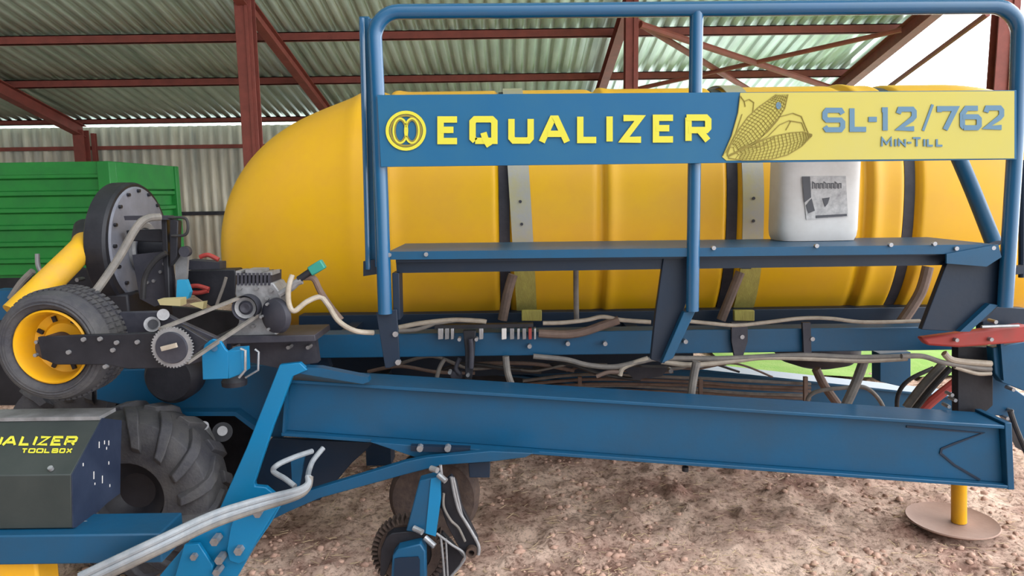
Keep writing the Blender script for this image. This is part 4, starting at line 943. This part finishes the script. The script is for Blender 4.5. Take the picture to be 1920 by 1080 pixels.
for pl, r, m in (([(846, 894), (853, 930), (862, 960), (880, 990), (897, 1022), (897, 1040)], 3.2, 'grey'), ([(850, 895), (860, 940), (870, 975), (893, 1010)], 2.4, 'grey'), ([(832, 925), (832, 950), (845, 975), (860, 990), (872, 1015)], 2.6, 'hose'),
                 ([(826, 1004), (830, 1040), (834, 1090)], 2.4, 'grey'), ([(818, 1000), (845, 1020), (872, 1044), (842, 1085)], 2.6, 'grey'), ([(836, 1010), (840, 1090)], 2, 'grey')):
    mb = MB(); mb.tp(pl, r, 2.78); part(mb, 'linkage_rod', m)
mb = MB(); q = P(884, 1035, 2.78); mb.lathe([(.012, -.01), (.022, -.01), (.022, .02), (.012, .02)], q, closed=True); part(mb, 'pivot_ring', 'hub')
for a_, b_ in (((776, 990), (792, 998)), ((797, 1008), (815, 1024)), ((808, 878), (820, 882)), ((822, 890), (836, 902))):
    mb = MB(); mb.cyl(P(*a_, 2.74), P(*b_, 2.72), .012, seg=10); part(mb, 'bolt', 'steel')
mb = MB(); mb.tp([(826, 872), (828, 892)], 3, 2.76); part(mb, 'linkage_rod', 'steel')
# legs that carry the machine on the ground
mb = MB(); a = P(560, 690, 4.4); mb.box2((-.9, 4.2, .02), (-.75, 4.35, a.z)); part(mb, 'rear_stand', 'dblue')

# ================================================================== WHITE CANISTER
CY = 3.38
zb_ = P(1528, 452, CY).z; xl, xr = P(1452, 400, CY).x, P(1602, 400, CY).x
zb_ = P(1500, 472 - 2, 3.0).z; zb_ = A.z * 0 + P(1300, 465, 3.0).z + .001
xc = (xl + xr) / 2; hw = (xr - xl) / 2; hd = .11; H_ = .56
mb = MB(); lv = [(0, .93), (.02, .98), (.05, 1), (.40, 1), (.44, .985), (.48, .9), (.52, .7), (.54, .5)]; SG = 48; vs = []
for z, s in lv:
    for k in range(SG):
        a = 2 * math.pi * k / SG; e = .45; ca, sa = math.cos(a), math.sin(a)
        vs.append((xc + hw * s * math.copysign(abs(ca) ** e, ca), CY + .02 + hd * s * math.copysign(abs(sa) ** e, sa), zb_ + z))
n = len(lv)
mb.add(vs, [(i * SG + k, i * SG + (k + 1) % SG, (i + 1) * SG + (k + 1) % SG, (i + 1) * SG + k) for i in range(n - 1) for k in range(SG)] + [list(range(SG)), [(n - 1) * SG + k for k in range(SG)]])
CN = thing('plastic_canister', (xc, CY, zb_), 'white plastic canister with grey printed label standing on the walkway', 'canister')
mb.build('canister_body', 'white', CN, smooth=50)
LY = CY + .02 - hd - .004
mb = MB(); mb.pp([(1504, 331), (1586, 330), (1590, 406), (1512, 412)], LY, .003); lb = mb.build('printed_label', 'paper', CN)
mb = MB(); e3 = LY - .002; mb.pp([(1504, 331), (1519, 331), (1521, 370), (1508, 380)], e3, .001)
for i, x in enumerate(range(1524, 1574, 7)):
    ribbon(mb, [(x, 354), (x, 344 if i % 3 else 341), (x + 4, 344), (x + 4, 353)], 1.5, e3, .001)
mb.pp([(1542, 372), (1556, 370), (1552, 382), (1547, 388)], e3, .001); mb.pp([(1530, 404), (1588, 401), (1588, 405), (1530, 409)], e3, .001); mb.pp([(1511, 385), (1522, 372), (1528, 395), (1516, 400)], e3, .001)
mb.build('label_print', 'ink', lb)
mb = MB(); mb.cyl((xc - .08, CY + .02, zb_ + .54), (xc - .08, CY + .02, zb_ + .58), .035); mb.build('cap', 'white', CN)
mb = MB(); mb.tube([Vector((xc - .01, CY + .02, zb_ + .53)), Vector((xc + .01, CY + .02, zb_ + .59)), Vector((xc + .08, CY + .02, zb_ + .59)), Vector((xc + .11, CY + .02, zb_ + .5))], .014); mb.build('handle', 'white', CN)
